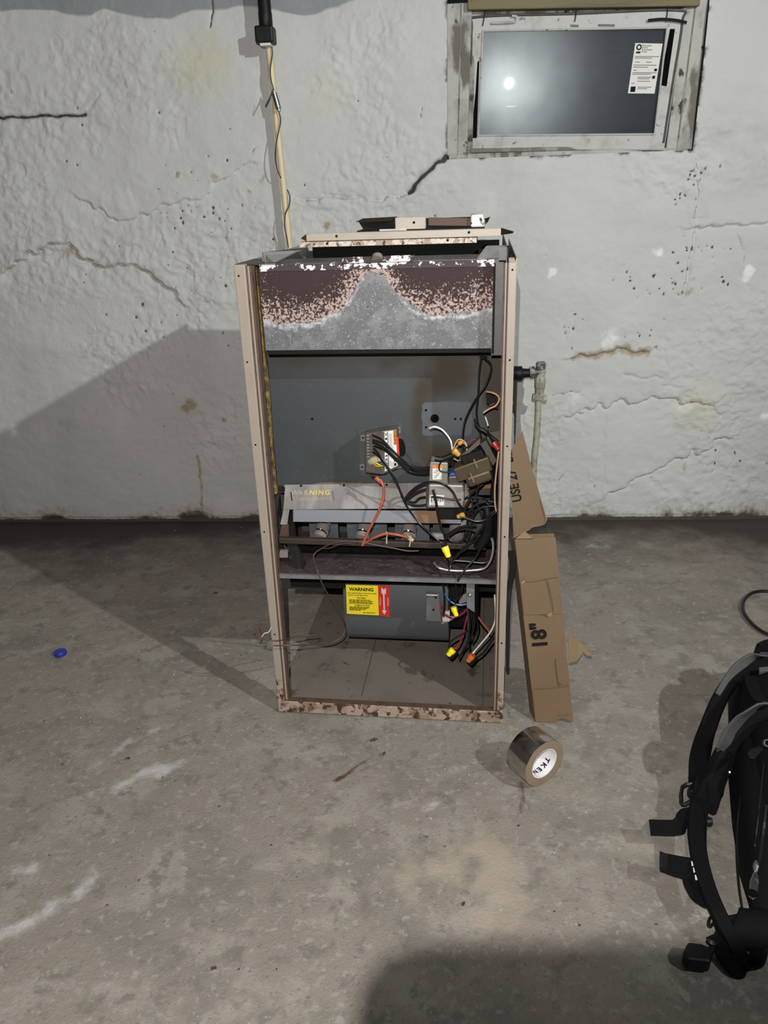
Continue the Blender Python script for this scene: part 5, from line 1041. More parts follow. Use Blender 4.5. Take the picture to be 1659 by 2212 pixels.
# small folded sheet metal cap on top
ct = thing('metal_cover', 'small folded brown metal cover on the stacked beige panels', 'cover', fpt(0.245, 0.22, 1.247), FRZ)
MB().box((0, 0, 0), (0.305, 0.10, 0.003)).build('base_sheet', m_dark, ct)
MB().hexa([(0.012, 0.03, 0.003), (0.10, 0.03, 0.003), (0.10, 0.032, 0.003), (0.012, 0.032, 0.003)], [(0.0, 0.025, 0.024), (0.10, 0.025, 0.028), (0.10, 0.027, 0.028), (0.0, 0.027, 0.024)]).build('rear_wall', m_dark, ct)
MB().hexa([(-.004, 0.022, 0.022), (0.085, 0.0, 0.022), (0.095, 0.03, 0.03), (0.010, 0.04, 0.028)], [(-.004, 0.022, 0.0235), (0.085, 0.0, 0.0235), (0.095, 0.03, 0.0315), (0.010, 0.04, 0.0295)]).build('folded_flap', m_brownin, ct)
fb = MB().box((0.093, 0.0, 0.003), (0.165, 0.004, 0.030)).build('front_tab', m_beigelit, ct, bevel=0.001); MB().cyl((0.138, -.001, .018), (0.138, .001, .018), .003, 10).build('screw_hole', m_gap, fb)
MB().hexa([(0.172, 0.012, 0.010), (0.275, 0.012, 0.006), (0.275, 0.016, 0.006), (0.172, 0.016, 0.010)], [(0.172, 0.012, 0.028), (0.275, 0.012, 0.023), (0.275, 0.016, 0.023), (0.172, 0.016, 0.028)]).build('front_strip', m_brownedge, ct)
MB().box((0.165, 0.02, 0.003), (0.30, 0.024, 0.026)).build('inner_wall', m_dark, ct)
MB().hexa([(0.272, 0.0, 0.003), (0.306, 0.0, 0.003), (0.308, 0.03, 0.003), (0.272, 0.03, 0.003)], [(0.272, 0.0, 0.030), (0.300, 0.0, 0.033), (0.302, 0.03, 0.033), (0.272, 0.03, 0.034)]).build('flaked_cap', m_flake, ct, bevel=0.004, label='white flaking end cap')
cap = bpy.data.objects['flaked_cap']; set_attr(cap.data, 'white', [0.75] * len(cap.data.vertices))
MB().box((0.055, -.004, 0.001), (0.12, 0.012, 0.005)).build('loose_strip', m_galv, ct)
MB().hexa([(0.302, 0.03, 0.004), (0.312, 0.05, 0.012), (0.312, 0.052, 0.012), (0.302, 0.034, 0.004)], [(0.302, 0.03, 0.02), (0.318, 0.05, 0.024), (0.318, 0.052, 0.024), (0.302, 0.034, 0.02)]).build('bent_ear', m_dark, ct)

# ================================================================== pole with wire, gas pipe
pole = thing('conduit_pole', 'cream painted pole against the wall with a black fitting on top', 'pole', (-0.575, 3.085, 0))
MB().tube([(-0.553 + .575, 0.004, 0), (-0.566 + .575, 0.003, 0.6), (-0.576 + .575, 0.002, 1.15), (-0.586 + .575, 0.0, 1.5), (-0.596 + .575, -0.004, 1.86)], 0.0115, 14, 5).build('shaft', m_cream, pole, smooth=True)
fit = MB().box((-0.055, -0.062, 1.822), (0.008, 0.005, 1.874)).build('black_fitting', m_blackmat, pole, bevel=0.006)
MB().lathe((-0.020, -0.028, 1.870), (-0.020, -0.028, 2.08), [(0, .0205), (.02, .0235), (.2, .0235), (.24, .022), (1, .022)], 24).build('pipe_stub', m_blackmat, fit, smooth=True)
MB().box((-0.040, -0.055, 1.8145), (-0.004, -0.018, 1.824)).build('white_clamp', m_paper, fit)
wp = [(-0.5814,3.0632,1.8164),(-0.5822,3.0632,1.7885),(-0.5925,3.0632,1.7465),(-0.5934,3.0632,1.7181),(-0.5864,3.0632,1.6861),(-0.5824,3.0632,1.6744)]
po_ = Vector((-0.575, 3.085, 0))
def pl(pts): return [Vector(p) - po_ for p in pts]
wt = MB().tube(pl(wp), 0.0022, 6, 6).build('thin_wire', m_brownwire, pole, smooth=True, label='thin brown wire wound round the pole')
MB().tube(pl([(-0.5742,3.0632,1.6157),(-0.5697,3.0632,1.5889),(-0.5799,3.0632,1.5491),(-0.5939,3.0632,1.5043),(-0.5996,3.0632,1.4587),(-0.5929,3.0632,1.4167),(-0.5856,3.0782,1.3949)]), 0.0022, 6, 6).build('lower_run', m_brownwire, wt, smooth=True)
MB().tube(pl([(-0.5681,3.0882,1.3564),(-0.5573,3.0662,1.3323),(-0.5633,3.0662,1.3005),(-0.5799,3.0662,1.2688),(-0.585,3.0662,1.2284),(-0.5795,3.0662,1.1871),(-0.5769,3.0662,1.1538)]), 0.0022, 6, 6).build('lower_run', m_brownwire, wt, smooth=True)
MB().lathe(*pl([(-0.5849,3.0532,1.6792), (-0.5706,3.0532,1.6147)]), [(0, .005), (.12, .005), (.13, .0095), (.85, .0105), (.87, .006), (1, .006)], 16).build('metal_sleeve', m_chrome, wt, smooth=True)
MB().ribbon(pl([(-0.5836,3.0502,1.6875),(-0.5974,3.0502,1.6621),(-0.6185,3.0502,1.6309)]), (0, 1, 0), 0.006, 0.003, 4).build('steel_tab', m_greymetal, wt)
gp = thing('gas_pipe', 'grey painted gas pipe with shutoff valve rising beside the furnace', 'pipe', (0.39, 3.02, 0))
go = Vector((0.39, 3.02, 0))
def gw(*pts): return [Vector(p) - go for p in pts]
MB().tube(gw((0.3808,3.0182,0.044), (0.3732,3.0182,0.2797), (0.3798,3.0182,0.4361), (0.3789,3.0182,0.5867)), 0.0125, 14, 5).build('riser', m_pipe, gp, smooth=True)
vb = MB().lathe(*gw((0.3816,3.0182,0.5645), (0.3842,3.0182,0.7104)), [(0, .0235), (.11, .0235), (.115, .018), (.3, .0185), (.32, .021), (.55, .022), (.6, .017), (.72, .017), (.74, .020), (.97, .020), (1, .016)], 8).build('valve_body', m_pipe, gp, smooth=True, angle=25)
MB().lathe(*gw((0.3561,3.0182,0.5723), (0.4104,3.0182,0.564)), [(0, .016), (1, .016)], 8).build('lower_nut', m_pipe, vb)
MB().obox(gw((0.3805,2.9982,0.7002))[0], (1, 0, .1), (0, 1, 0), (0, 0, 1), .034, .024, .030).build('tee_top', m_pipedk, vb, bevel=.006)
MB().lathe(*gw((0.3345,3.0182,0.6681), (0.3805,3.0182,0.6726)), [(0, .014), (.15, .014), (.16, .024), (.6, .024), (.62, .016), (1, .018)], 8).build('union', m_pipedk, gp, smooth=True, angle=25)
MB().lathe(*gw((0.1916,3.0182,0.667), (0.3416,3.0182,0.6679)), [(0, .028), (.80, .028), (.82, .019), (1, .017)], 20).build('black_nipple', m_blackmat, gp, smooth=True)

# ================================================================== cardboard carton
cb = thing('cardboard_box', 'long flattened brown cardboard box leaning against the right side of the furnace', 'box', (0.29, 1.80, 0))
co = Vector((0.29, 1.80, 0))
def cw(p): return Vector(p) - co
cbl, cbr, ctr, ctl = [cw(p) for p in ((0.2493,1.737,-0.0099), (0.3489,1.732,0.0005), (0.2924,1.852,0.4936), (0.1881,1.852,0.4912))]
cn = (cbr - cbl).cross(ctl - cbl).normalized(); cn = cn if cn.y < 0 else -cn
dv = -cn * 0.05 + Vector((-.012, 0, 0))
def onc(s, t, o_=0.0): return (cbl * (1 - s) + cbr * s) * (1 - t) + (ctl * (1 - s) + ctr * s) * t + cn * o_
# face with a torn bottom edge
bot = [(0, 0), (.3, -.002), (.52, -.004), (.58, .022), (.75, .030), (.88, .018), (.98, .006), (1, .02)]
rgt = [(1.0, .1), (.992, .16), (1.003, .24), (.996, .33), (1.0, .45), (.995, .6), (1, .8), (1, 1)]
poly = [onc(s, t) for s, t in bot + rgt] + [onc(.75, 1.004), onc(.45, .998), onc(.44, .993), onc(0, .995)]
MB().prism(poly, -cn * 0.004).build('front_face', m_card, cb)
q = [onc(0, 0), onc(0, .995)]
MB().hexa([q[0], q[0] + dv, q[0] + dv + Vector((.001, 0, 0)), q[0] + Vector((.003, 0.003, 0))], [q[1], q[1] + dv, q[1] + dv + Vector((.001, 0, 0)), q[1] + Vector((.003, 0.003, 0))]).build('side_face', m_card, cb)
q = [onc(0, .004, -.05), onc(1, .03, -.05), onc(1, 1, -.05), onc(0, 1, -.05)]
MB().hexa(q, [p - cn * .003 for p in q]).build('back_face', m_card, cb)
# folded-in tabs and their raised edges
def tab(pts, o0, nm='tuck_tab', mat=m_card):
    p = [onc(s, t, o0) for s, t in pts]; MB().prism(p, cn * 0.0025).build(nm, mat, cb, bevel=.0006)
tab([(.70, .355), (1.0, .355), (1.0, .215), (.78, .215), (.70, .24)], .0004)
tab([(.02, .775), (.55, .78), (.66, .765), (.74, .62), (.74, .60), (.02, .60)], .0002)
tab([(.62, .782), (.97, .79), (.97, .60), (.75, .60), (.70, .775)], .0002)
tab([(.02, .195), (.98, .205), (.98, .05), (.60, .05), (.50, .015), (.02, .02)], .0002)
for pts in ([(.04, .778), (.3, .772), (.6, .782)], [(.62, .785), (.97, .792)], [(.70, .77), (.76, .68), (.77, .61)], [(.4, .60), (.62, .597), (.75, .602)], [(.70, .36), (.70, .24), (.74, .21)], [(.03, .197), (.5, .20), (.97, .207)]):
    MB().tube([onc(s, t, .0028) for s, t in pts], 0.0009, 6, 4).build('torn_fibre_edge', m_cardedge, cb)
MB().prism([onc(s, t, .004) for s, t in ((.02, .775), (.12, .79), (.14, .775), (.05, .765))], cn * .004).build('lifted_corner', m_cardin, cb)
MB().prism([onc(s, t, .004) for s, t in ((.58, .598), (.70, .612), (.74, .600), (.66, .588))], cn * .003).build('lifted_corner', m_cardin, cb)
# folded upper flap, bent back at the crease
fl_ = [cw(p) for p in ((0.1791,1.93,0.6943), (0.1799,1.93,0.7069), (0.2043,1.92,0.7617), (0.2317,1.9,0.6624), (0.2701,1.87,0.5381), (0.261,1.86,0.5281), (0.234,1.868,0.5169), (0.224,1.862,0.5117), (0.1879,1.875,0.4848), (0.1821,1.89,0.5576), (0.1794,1.91,0.6276))]
fcn = (fl_[4] - fl_[8]).cross(fl_[2] - fl_[8]).normalized(); fcn = fcn if fcn.y < 0 else -fcn
# flatten the flap to one plane
fc = sum(fl_, Vector()) / len(fl_); ray0 = CAM - co
def flat(p):
    dr = (p - ray0); t = (fc - ray0).dot(fcn) / dr.dot(fcn); return ray0 + dr * t
fl_ = [flat(p) for p in fl_]
flo = MB().prism(fl_, -fcn * 0.004).build('upper_flap', m_card, cb, label='bent upper length printed upside down')
MB().hexa([onc(.02, .998, .001), onc(.44, .998, .001), onc(.44, .998, -.02), onc(.02, .998, -.02)], [fl_[8] + Vector((0.002, -.004, 0)), fl_[6].lerp(fl_[8], .45) + Vector((0, -.004, .0)), fl_[6].lerp(fl_[8], .45) + Vector((0, .012, 0)), fl_[8] + Vector((0.002, .012, 0))]).build('torn_crease', m_cardin, cb)
MB().tube([fl_[8] + fcn * .002, fl_[7] + fcn * .003, fl_[6] + fcn * .003, fl_[5] + fcn * .004, fl_[4] + fcn * .003], .0013, 6, 4).build('torn_fibre_edge', m_cardin, cb)
MB().tube([fl_[4] + fcn * .003, fl_[3].lerp(fl_[4], .75) + fcn * .003, fl_[3].lerp(fl_[4], .6) + fcn * .002], .0016, 6, 4).build('torn_fibre_edge', m_cardin, cb)
CX = (ctl - cbl).normalized(); CY = (cbl - cbr).normalized()
text('printed_size', '18"', 0.054, m_ink, cb, onc(.36, .487, .0035), CX, CY, bold=.035)
fx = (fl_[2] - fl_[4]); fx = (flat(cw((0.1773,1.9,0.6692))) - flat(cw((0.1979,1.9,0.5796)))).normalized(); fy = fcn.cross(fx)
fy = fy if fy.x < 0 else -fy
tpos = flat(cw((0.1981,1.9,0.5744))) + fcn * .0006
text('printed_words', 'USE 27" BLADE', 0.034, m_ink, flo, tpos, fx, fy, align='LEFT', squash=.86, bold=.025)
# ragged scrap sticking out at the right
sp = [cw(p) for p in ((0.3324,1.8,0.2332), (0.3666,1.82,0.2011), (0.3897,1.83,0.1747), (0.4061,1.83,0.1499), (0.3891,1.82,0.1577), (0.3785,1.82,0.1693), (0.3671,1.82,0.1545), (0.361,1.81,0.1462), (0.3373,1.8,0.1467))]
MB().prism(sp, (0.0, 0.003, 0.001)).build('torn_scrap', m_cardin, cb)
# black plastic strip between furnace and carton
bs = MB(); bs.ribbon([(0.1745,1.8,0.4799),(0.1802,1.8,0.4472),(0.1788,1.8,0.414),(0.1741,1.8,0.3737),(0.1711,1.79,0.3246),(0.1716,1.78,0.2327),(0.1722,1.77,0.1383)], (1, 0, 0), lambda t: 0.020 - 0.012 * t, 0.006, 5)
o = bs.build('plastic_strip', m_black, None, smooth=True); tag(o, 'glossy black plastic strip hanging between furnace and cardboard box', 'strip')

# ================================================================== foil tape roll
t0 = Vector((0.2462,1.5052,0)); axis = Vector((0.52, -0.70, 0)).normalized()
R_, r_, wd = 0.061, 0.0375, 0.066
tp = thing('tape_roll', 'roll of shiny aluminium foil tape standing on the concrete before the furnace', 'tape', (0, 0, 0))
c1 = Vector((0.2406,1.5,0.0602)); c1.z = R_
c0_ = c1 - axis * wd
ang = math.atan2(axis.y, axis.x)
MB().lathe(c0_, c1, [(.0, R_), (.01, R_ + .0003), (.99, R_ + .0003), (1.0, R_)], 64, False).build('foil_windings', m_foil, tp, smooth=True)
MB().lathe(c1 - axis * .0005, c1 + axis * .0004, [(0, R_ - .0002), (1, R_ - .0003), (1, r_ + .002), (0, r_ + .002)], 64, False).build('tape_side', m_tapeedge, tp)
MB().lathe(c0_ - axis * .0004, c0_ + axis * .0005, [(0, R_ - .0002), (1, R_ - .0003), (1, r_ + .002), (0, r_ + .002)], 64, False).build('tape_side', m_tapeedge, tp)
MB().lathe(c0_, c1, [(0, r_ + .002), (1, r_ + .002), (1, r_), (0, r_), (0, r_ + .002)], 64, False).build('paper_core', m_core, tp, smooth=True)
# print wrapped inside the core
def core_text(body, size, a0, t_, mat, up=1):
    yd = axis * -1; x_ = axis.cross(Vector((0, 0, 1))).normalized()
    for i, ch in enumerate(body):
        a = a0 + i * size * 0.85 / r_
        rad = x_ * math.cos(a) + Vector((0, 0, 1)) * math.sin(a)
        tang = -x_ * math.sin(a) + Vector((0, 0, 1)) * math.cos(a)
        text('core_print', ch, size, mat, tp, c1 - axis * (wd * t_) + rad * (r_ - .0006), tang * TS, axis * TY, ext=0.0001, bold=.04)
TS, TY = 1, 1
core_text('TKEN', 0.018, 3.7, 0.34, m_navyink)
core_text('ALUMINUM FOIL TAPE', 0.0035, 3.6, 0.50, m_greyink) if False else None
MB().lathe(c0_ + axis * .02, c0_ + axis * .0202, [(0, r_ - .0004), (1, r_ - .0004)], 64, False).build('core_rule', m_greyink, tp)
# dark reflective band and seam of the last turn
x_ = axis.cross(Vector((0, 0, 1))).normalized()
seam = MB()
for a in (2.15, 2.30, 2.55): 
    rad = x_ * math.cos(a) + Vector((0, 0, 1)) * math.sin(a); tg = -x_ * math.sin(a) + Vector((0, 0, 1)) * math.cos(a)
    seam.obox((c0_ + c1) / 2 + rad * (R_ + .0005), axis, tg, rad, wd * .99, .0009, .0006)
seam.build('tape_seam', m_alu, tp)

# ================================================================== backpack, lying on its back on the floor
bo_ = Vector((0.80, 1.42, 0))
bkp = thing('backpack', 'black backpack lying on the floor with padded straps and charcoal webbing', 'backpack', bo_)
def bw(pts): return [Vector(p) - bo_ for p in pts]
# body: rounded cross-sections along its length (y, x-left, x-right, height)
secs = [(1.075, .60, .90, .05), (1.09, .585, .93, .09), (1.13, .580, .96, .12), (1.20, .592, .99, .15), (1.32, .618, 1.02, .175), (1.46, .655, 1.06, .19), (1.60, .70, 1.09, .195), (1.72, .74, 1.11, .19), (1.82, .785, 1.10, .165), (1.885, .84, 1.07, .12), (1.905, .88, 1.03, .085)]
vs = []; n = 30
for y, xl, xr, hh in secs:
    for k in range(n):
        a = 2 * PI * k / n; ca, sa = math.cos(a), math.sin(a); p = 0.6
        x = (xl + xr) / 2 + (xr - xl) / 2 * math.copysign(abs(ca) ** p, ca); z = hh / 2 + hh / 2 * math.copysign(abs(sa) ** p, sa)
        vs.append((x - bo_.x + .004 * math.sin(y * 50 + k * 1.7), y - bo_.y + .003 * math.sin(k * 2.1), max(0.001, z + .004 * math.sin(k * 1.1 + y * 30))))
fs = [(i * n + k, i * n + (k + 1) % n, (i + 1) * n + (k + 1) % n, (i + 1) * n + k) for i in range(len(secs) - 1) for k in range(n)] + [list(range(n))[::-1], [(len(secs) - 1) * n + k for k in range(n)]]
body = MB().add(vs, fs).build('bag_body', m_fabric, bkp, smooth=True, angle=80)
# upper pocket on the body
secs2 = [(1.14, .635, .95, .13), (1.18, .625, .97, .165), (1.32, .65, 1.0, .195), (1.48, .69, 1.03, .212), (1.62, .73, 1.05, .215), (1.72, .775, 1.03, .20)]
vs = []; n = 18
for y, xl, xr, hh in secs2:
    for k in range(n):
        a = PI * k / (n - 1); ca, sa = math.cos(a), math.sin(a)
        vs.append(((xl + xr) / 2 - (xr - xl) / 2 * math.copysign(abs(ca) ** .55, ca) - bo_.x, y - bo_.y, hh - .09 + .09 * abs(sa) ** .5))
fs = [(i * n + k, i * n + k + 1, (i + 1) * n + k + 1, (i + 1) * n + k) for i in range(len(secs2) - 1) for k in range(n - 1)] + [list(range(n)), list(range((len(secs2) - 1) * n, len(secs2) * n))[::-1]]
MB().add(vs, fs).build('front_pocket', m_fabric, bkp, smooth=True)
# hip belt rolled along the lower end
MB().tube(bw([(0.5312,1.0965,0.054),(0.5358,1.0841,0.045),(0.5578,1.0752,0.045),(0.5916,1.0766,0.045),(0.633,1.0763,0.045)]), lambda t: 0.022 + 0.014 * min(1, t * 3), 12, 5).build('hip_belt', m_pad, bkp, smooth=True)
# padded shoulder straps
MB().ribbon(bw([(0.86,1.7609,0.187),(0.8181,1.7474,0.187),(0.7707,1.7277,0.18),(0.7273,1.7002,0.162),(0.6915,1.6641,0.137),(0.66,1.6202,0.108),(0.6287,1.5681,0.079),(0.5983,1.4986,0.077),(0.5827,1.4445,0.063)]), (0.95, 0.2, 0.25), lambda t: 0.028 + .016 * t, 0.030, 6).build('shoulder_strap', m_pad, bkp, smooth=True)
MB().ribbon(bw([(0.7804,1.5149,0.216),(0.7375,1.5062,0.209),(0.703,1.5006,0.187),(0.6669,1.4824,0.158),(0.6387,1.4602,0.13),(0.6161,1.4353,0.101),(0.595,1.4048,0.079),(0.5666,1.3523,0.081)]), (0.85, 0.45, -0.1), lambda t: 0.062 - .012 * t, 0.028, 6).build('shoulder_strap', m_pad, bkp, smooth=True)
MB().ribbon(bw([(0.619,1.5024,0.081),(0.5791,1.4094,0.081),(0.5547,1.3546,0.072),(0.5309,1.2876,0.072),(0.5178,1.2375,0.072),(0.51,1.1846,0.072),(0.5071,1.1297,0.072),(0.5095,1.0834,0.072),(0.5248,1.0533,0.05),(0.5469,1.0445,0.011)]), (0.95, 0.1, 0.2), lambda t: 0.042 - .018 * t, 0.018, 6).build('lower_strap', m_pad, bkp, smooth=True)
# charcoal webbing on the strap tops
MB().ribbon([v + Vector((0, -.004, .012)) for v in bw([(0.8731,1.7721,0.205),(0.8235,1.7476,0.205),(0.7869,1.7385,0.198),(0.7474,1.7213,0.184),(0.7152,1.698,0.162),(0.6825,1.6639,0.137)])], (0.9, 0.3, 0.1), lambda t: 0.040 - .024 * t, 0.006, 6).build('webbing', m_web, bkp, label='charcoal grey webbing')
MB().ribbon([v + Vector((0, -.004, .012)) for v in bw([(0.7346,1.5032,0.234),(0.701,1.4915,0.227),(0.6747,1.4871,0.202),(0.6514,1.474,0.176),(0.6327,1.458,0.155),(0.6222,1.4509,0.14)])], (0.85, 0.5, 0.0), lambda t: 0.064 - .014 * t, 0.006, 6).build('webbing', m_web, bkp, label='charcoal grey webbing')
for p in ((0.6438,1.4636,0.1764), (0.6278,1.4545,0.1526), (0.6794,1.4864,0.2102)):
    p = Vector(p) - bo_; MB().obox(p, (0.75, .6, -.2), (0.4, -.6, -.5), (0, 0, 1), .050, .003, .004).build('stitch_bar', m_web, bkp)
MB().obox(bw([(0.7986,1.6933,0.198)])[0], (1, 0.2, 0), (0, .8, .5), (0, 0, 1), .026, .012, .014).build('plastic_slider', m_web, bkp, bevel=.002)
MB().ribbon(bw([(0.884,1.8013,0.209),(0.8447,1.7915,0.212),(0.8177,1.7737,0.209),(0.8087,1.7621,0.194)]), (0.6, 0.6, 0.3), .030, .012, 5).build('haul_handle', m_fabric, bkp, smooth=True)
MB().ribbon(bw([(0.7609,1.5011,0.241),(0.7275,1.5168,0.234),(0.7333,1.5702,0.216),(0.7455,1.6232,0.205),(0.7557,1.6626,0.202)]), (0.9, -0.3, 0.1), .030, .006, 5).build('load_strap', m_fabric, bkp)
for p, s_ in (((0.7555,1.6683,0.1872), .0045), ((0.6318,1.4138,0.1188), .004)): MB().lathe(Vector(p) - bo_, Vector(p) - bo_ + Vector((0, -.003, .004)), [(0, s_), (1, s_ * .6)], 8).build('metal_stud', m_chrome, bkp)
# square buckle loop and tabs
MB().tube(bw([(0.5713,1.4512,0.054),(0.5487,1.4485,0.045),(0.533,1.3996,0.045),(0.5391,1.3927,0.045),(0.5586,1.4008,0.054)]), .0045, 6, 2).build('buckle_loop', m_buckle, bkp)
MB().tube(bw([(0.5741,1.4468,0.054),(0.5598,1.4329,0.054),(0.5538,1.4122,0.054),(0.5606,1.4008,0.054)]), .0045, 6, 3).build('buckle_loop', m_buckle, bkp)
MB().ribbon(bw([(0.5452,1.3408,0.068),(0.5284,1.3415,0.063),(0.5124,1.3262,0.063),(0.4984,1.3072,0.063),(0.4734,1.3038,0.063),(0.4402,1.308,0.059)]), lambda t: (0.35 * (1 - t), 1, .35), .034, .003, 6).build('strap_tail', m_fabric, bkp)
MB().ribbon(bw([(0.5088,1.1778,0.072),(0.488,1.1944,0.063),(0.4632,1.2027,0.063),(0.4406,1.2131,0.061)]), (0.1, 1, .3), lambda t: .054 - .016 * t, .005, 6).build('belt_tail', m_fabric, bkp)
MB().prism(bw([(0.4408,1.2328,0.064),(0.4544,1.2249,0.064),(0.4427,1.1872,0.064),(0.4305,1.1925,0.064)]), (0, 0, .006)).build('tail_tip', m_buckle, bkp)
MB().ribbon(bw([(0.492,1.193,0.056),(0.4862,1.167,0.056),(0.488,1.143,0.056),(0.4954,1.1274,0.056),(0.5043,1.1225,0.056)]), (1, -.2, .1), lambda t: .034 - .012 * t, .006, 4).build('belt_wing', m_pad, bkp)
for p in ((0.4957,1.1975,0.0747), (0.4945,1.1815,0.0747), (0.4927,1.1635,0.0747)): MB().obox(Vector(p) - bo_, (.2, 1, 0), (1, -.2, 0), (0, 0, 1), .011, .006, .002).build('reflective_stitch', m_paper, bkp)
MB().lathe(*bw([(0.5585,1.3251,0.063), (0.5737,1.3242,0.063)]), [(0, .006), (.6, .010), (1, .008)], 10).build('toggle', m_buckle, bkp, smooth=True)
MB().tube(bw([(0.5071,1.0989,0.05),(0.4979,1.0914,0.05),(0.4922,1.0782,0.05),(0.4955,1.0754,0.05),(0.5058,1.0867,0.05)]), .003, 6, 3).build('d_ring', m_buckle, bkp)
# waist belt loop and buckle near the floor
MB().ribbon(bw([(0.578,1.0739,0.063),(0.5766,1.0524,0.036),(0.5638,1.029,0.02),(0.5431,1.0163,0.014),(0.5253,1.021,0.014),(0.5154,1.0411,0.016),(0.5091,1.0643,0.02),(0.5033,1.0778,0.027)]), lambda t: (.8, -.2 + .6 * t, .55), .030, .006, 6).build('belt_webbing', m_fabric, bkp)
MB().tube(bw([(0.4811,1.0326,0.018),(0.4949,1.0557,0.018),(0.5079,1.0755,0.018),(0.5169,1.0877,0.018)]), .006, 6, 4).build('belt_link', m_buckle, bkp)
MB().tube(bw([(0.4902,1.0656,0.027),(0.4952,1.06,0.027),(0.5066,1.0643,0.027),(0.5233,1.0747,0.027)]), .007, 6, 4).build('belt_link', m_buckle, bkp)
q = bw([(0.435,1.0355,0.002),(0.4503,1.0569,0.002),(0.4746,1.0541,0.002),(0.4931,1.0436,0.002),(0.478,1.0163,0.002),(0.4378,1.0191,0.002)])
MB().prism(q, (0, 0, .030)).build('side_buckle', m_buckle, bkp, bevel=.005)
# zip, pulls
MB().tube(bw([(0.6241,1.2174,0.209),(0.6061,1.1759,0.191),(0.5983,1.1543,0.155),(0.5936,1.1442,0.133)]), .0035, 6, 4).build('zip_track', m_buckle, bkp)
zc2 = bw([(0.5897,1.1455,0.122),(0.5859,1.1144,0.122),(0.5684,1.0778,0.122),(0.558,1.0714,0.122),(0.5534,1.0792,0.122),(0.5681,1.1137,0.122)])
MB().prism(zc2, (0, -.001, .004)).build('zip_pull', m_chrome, bkp, bevel=.0015, label='worn silver zip pull')
c_ = bw([(0.563,1.0845,0.1256)])[0]; MB().lathe(c_, c_ + Vector((0, 0, .001)), [(0, .0095), (1, .0095)], 14).build('pull_inset', m_gap, bkp)
MB().lathe(*bw([(0.5845,1.1318,0.1296), (0.5915,1.1493,0.1368)]), [(0, .004), (.5, .006), (1, .003)], 8).build('zip_slider', m_chrome, bkp)
c_ = bw([(0.6892,1.3937,0.216)])[0]; MB().lathe(c_, c_ + Vector((0, -.006, .006)), [(0, .009), (1, .008), (1, .0055), (0, .0055)], 12, False).build('zip_ring', m_greymetal, bkp)
MB().prism(bw([(0.6806,1.3987,0.202),(0.6838,1.3868,0.202),(0.6538,1.3566,0.202),(0.6434,1.3592,0.202),(0.6447,1.3738,0.202),(0.6567,1.386,0.202)]), (0, 0, .005)).build('zip_pull', m_buckle, bkp, bevel=.001)
for pts in ([(0.6298,1.3375,0.122),(0.5932,1.2472,0.108),(0.5633,1.1442,0.094),(0.5548,1.0943,0.079)], [(0.6602,1.3289,0.216),(0.6191,1.2333,0.194),(0.5898,1.1623,0.158)]): MB().tube(bw(pts), .0018, 6, 4).build('piping', m_buckle, bkp)

# ================================================================== loose cable, cap, crumbs
cbp = [Vector(p) for p in ((1.073,2.1657,0.006), (1.0237,2.187,0.006), (1.001,2.2376,0.006), (0.9974,2.3177,0.006), (1.0219,2.3965,0.006), (1.0736,2.4596,0.006), (1.1317,2.4735,0.006), (1.185,2.4469,0.006))]
o = MB().tube(cbp, 0.0055, 8, 6).build('floor_cable', m_black, None, smooth=True); tag(o, 'loop of thin black cable lying on the floor beyond the backpack', 'cable')
cp = Vector((-1.2207,2.0425,0)); cpt = thing('bottle_cap', 'bright blue plastic bottle cap lying on bare concrete', 'cap', cp)
MB().lathe((0, 0, 0), (0, 0, .013), [(0, .0185), (.1, .019), (.8, .019), (1, .0175)], 28).build('cap_shell', m_cap, cpt, smooth=True)
rib = MB()
for k in range(28):
    a = 2 * PI * k / 28; rib.obox((math.cos(a) * .019, math.sin(a) * .019, .006), (-math.sin(a), math.cos(a), 0), (math.cos(a), math.sin(a), 0), (0, 0, 1), .0016, .001, .009)
rib.build('grip_ribs', m_cap, cpt)
def leaf(name, label, p, L_, rz, mat=m_leaf):
    p = Vector(p); b = MB(); u_ = Vector((math.cos(rz), math.sin(rz), 0)); v_ = Vector((-math.sin(rz), math.cos(rz), 0)); rr = random.Random(int(L_ * 1e5))
    top = []; 
    for i in range(7):
        t = i / 6 * 2 - 1; wd_ = (1 - t * t) * L_ * .3 + .001
        for s in (-1, 0, 1): top.append(p + u_ * (t * L_ / 2) + v_ * (s * wd_ * rr.uniform(.6, 1.1)) + Vector((0, 0, .002 + abs(s) * .004 + .003 * rr.random())))
    b.add(top, [(i * 3 + j, i * 3 + j + 1, i * 3 + j + 4, i * 3 + j + 3) for i in range(6) for j in range(2)])
    o = b.build(name, mat); sm_ = o.modifiers.new('sheet', 'SOLIDIFY'); sm_.thickness = .001
    tag(o, label, 'leaf'); return o
leaf('dry_leaf', 'curled dry leaf scrap on the concrete just below the furnace rail', (-0.1809,1.6419,0.002), .020, .4)
leaf('dry_leaf', 'small dark leaf scrap a little nearer than the curled one', (-0.1505,1.5885,0.002), .013, 1.2)
leaf('dry_leaf', 'flat dark leaf scrap on the pale streaks of the concrete', (-0.8101,1.5522,0.002), .012, .1)
leaf('dry_leaf', 'thin dark leaf scrap lying in the furnace shadow', (-0.8236,2.4439,0.002), .018, .5)
leaf('dry_leaf', 'black crumb of leaf on the concrete ahead of the tape roll', (0.039,1.1433,0.002), .010, 1.0)
leaf('dry_leaf', 'small black leaf scrap on the near floor well left of the dark shadow', (-0.4281,0.9829,0.002), .011, .2)
rj = random.Random(21)
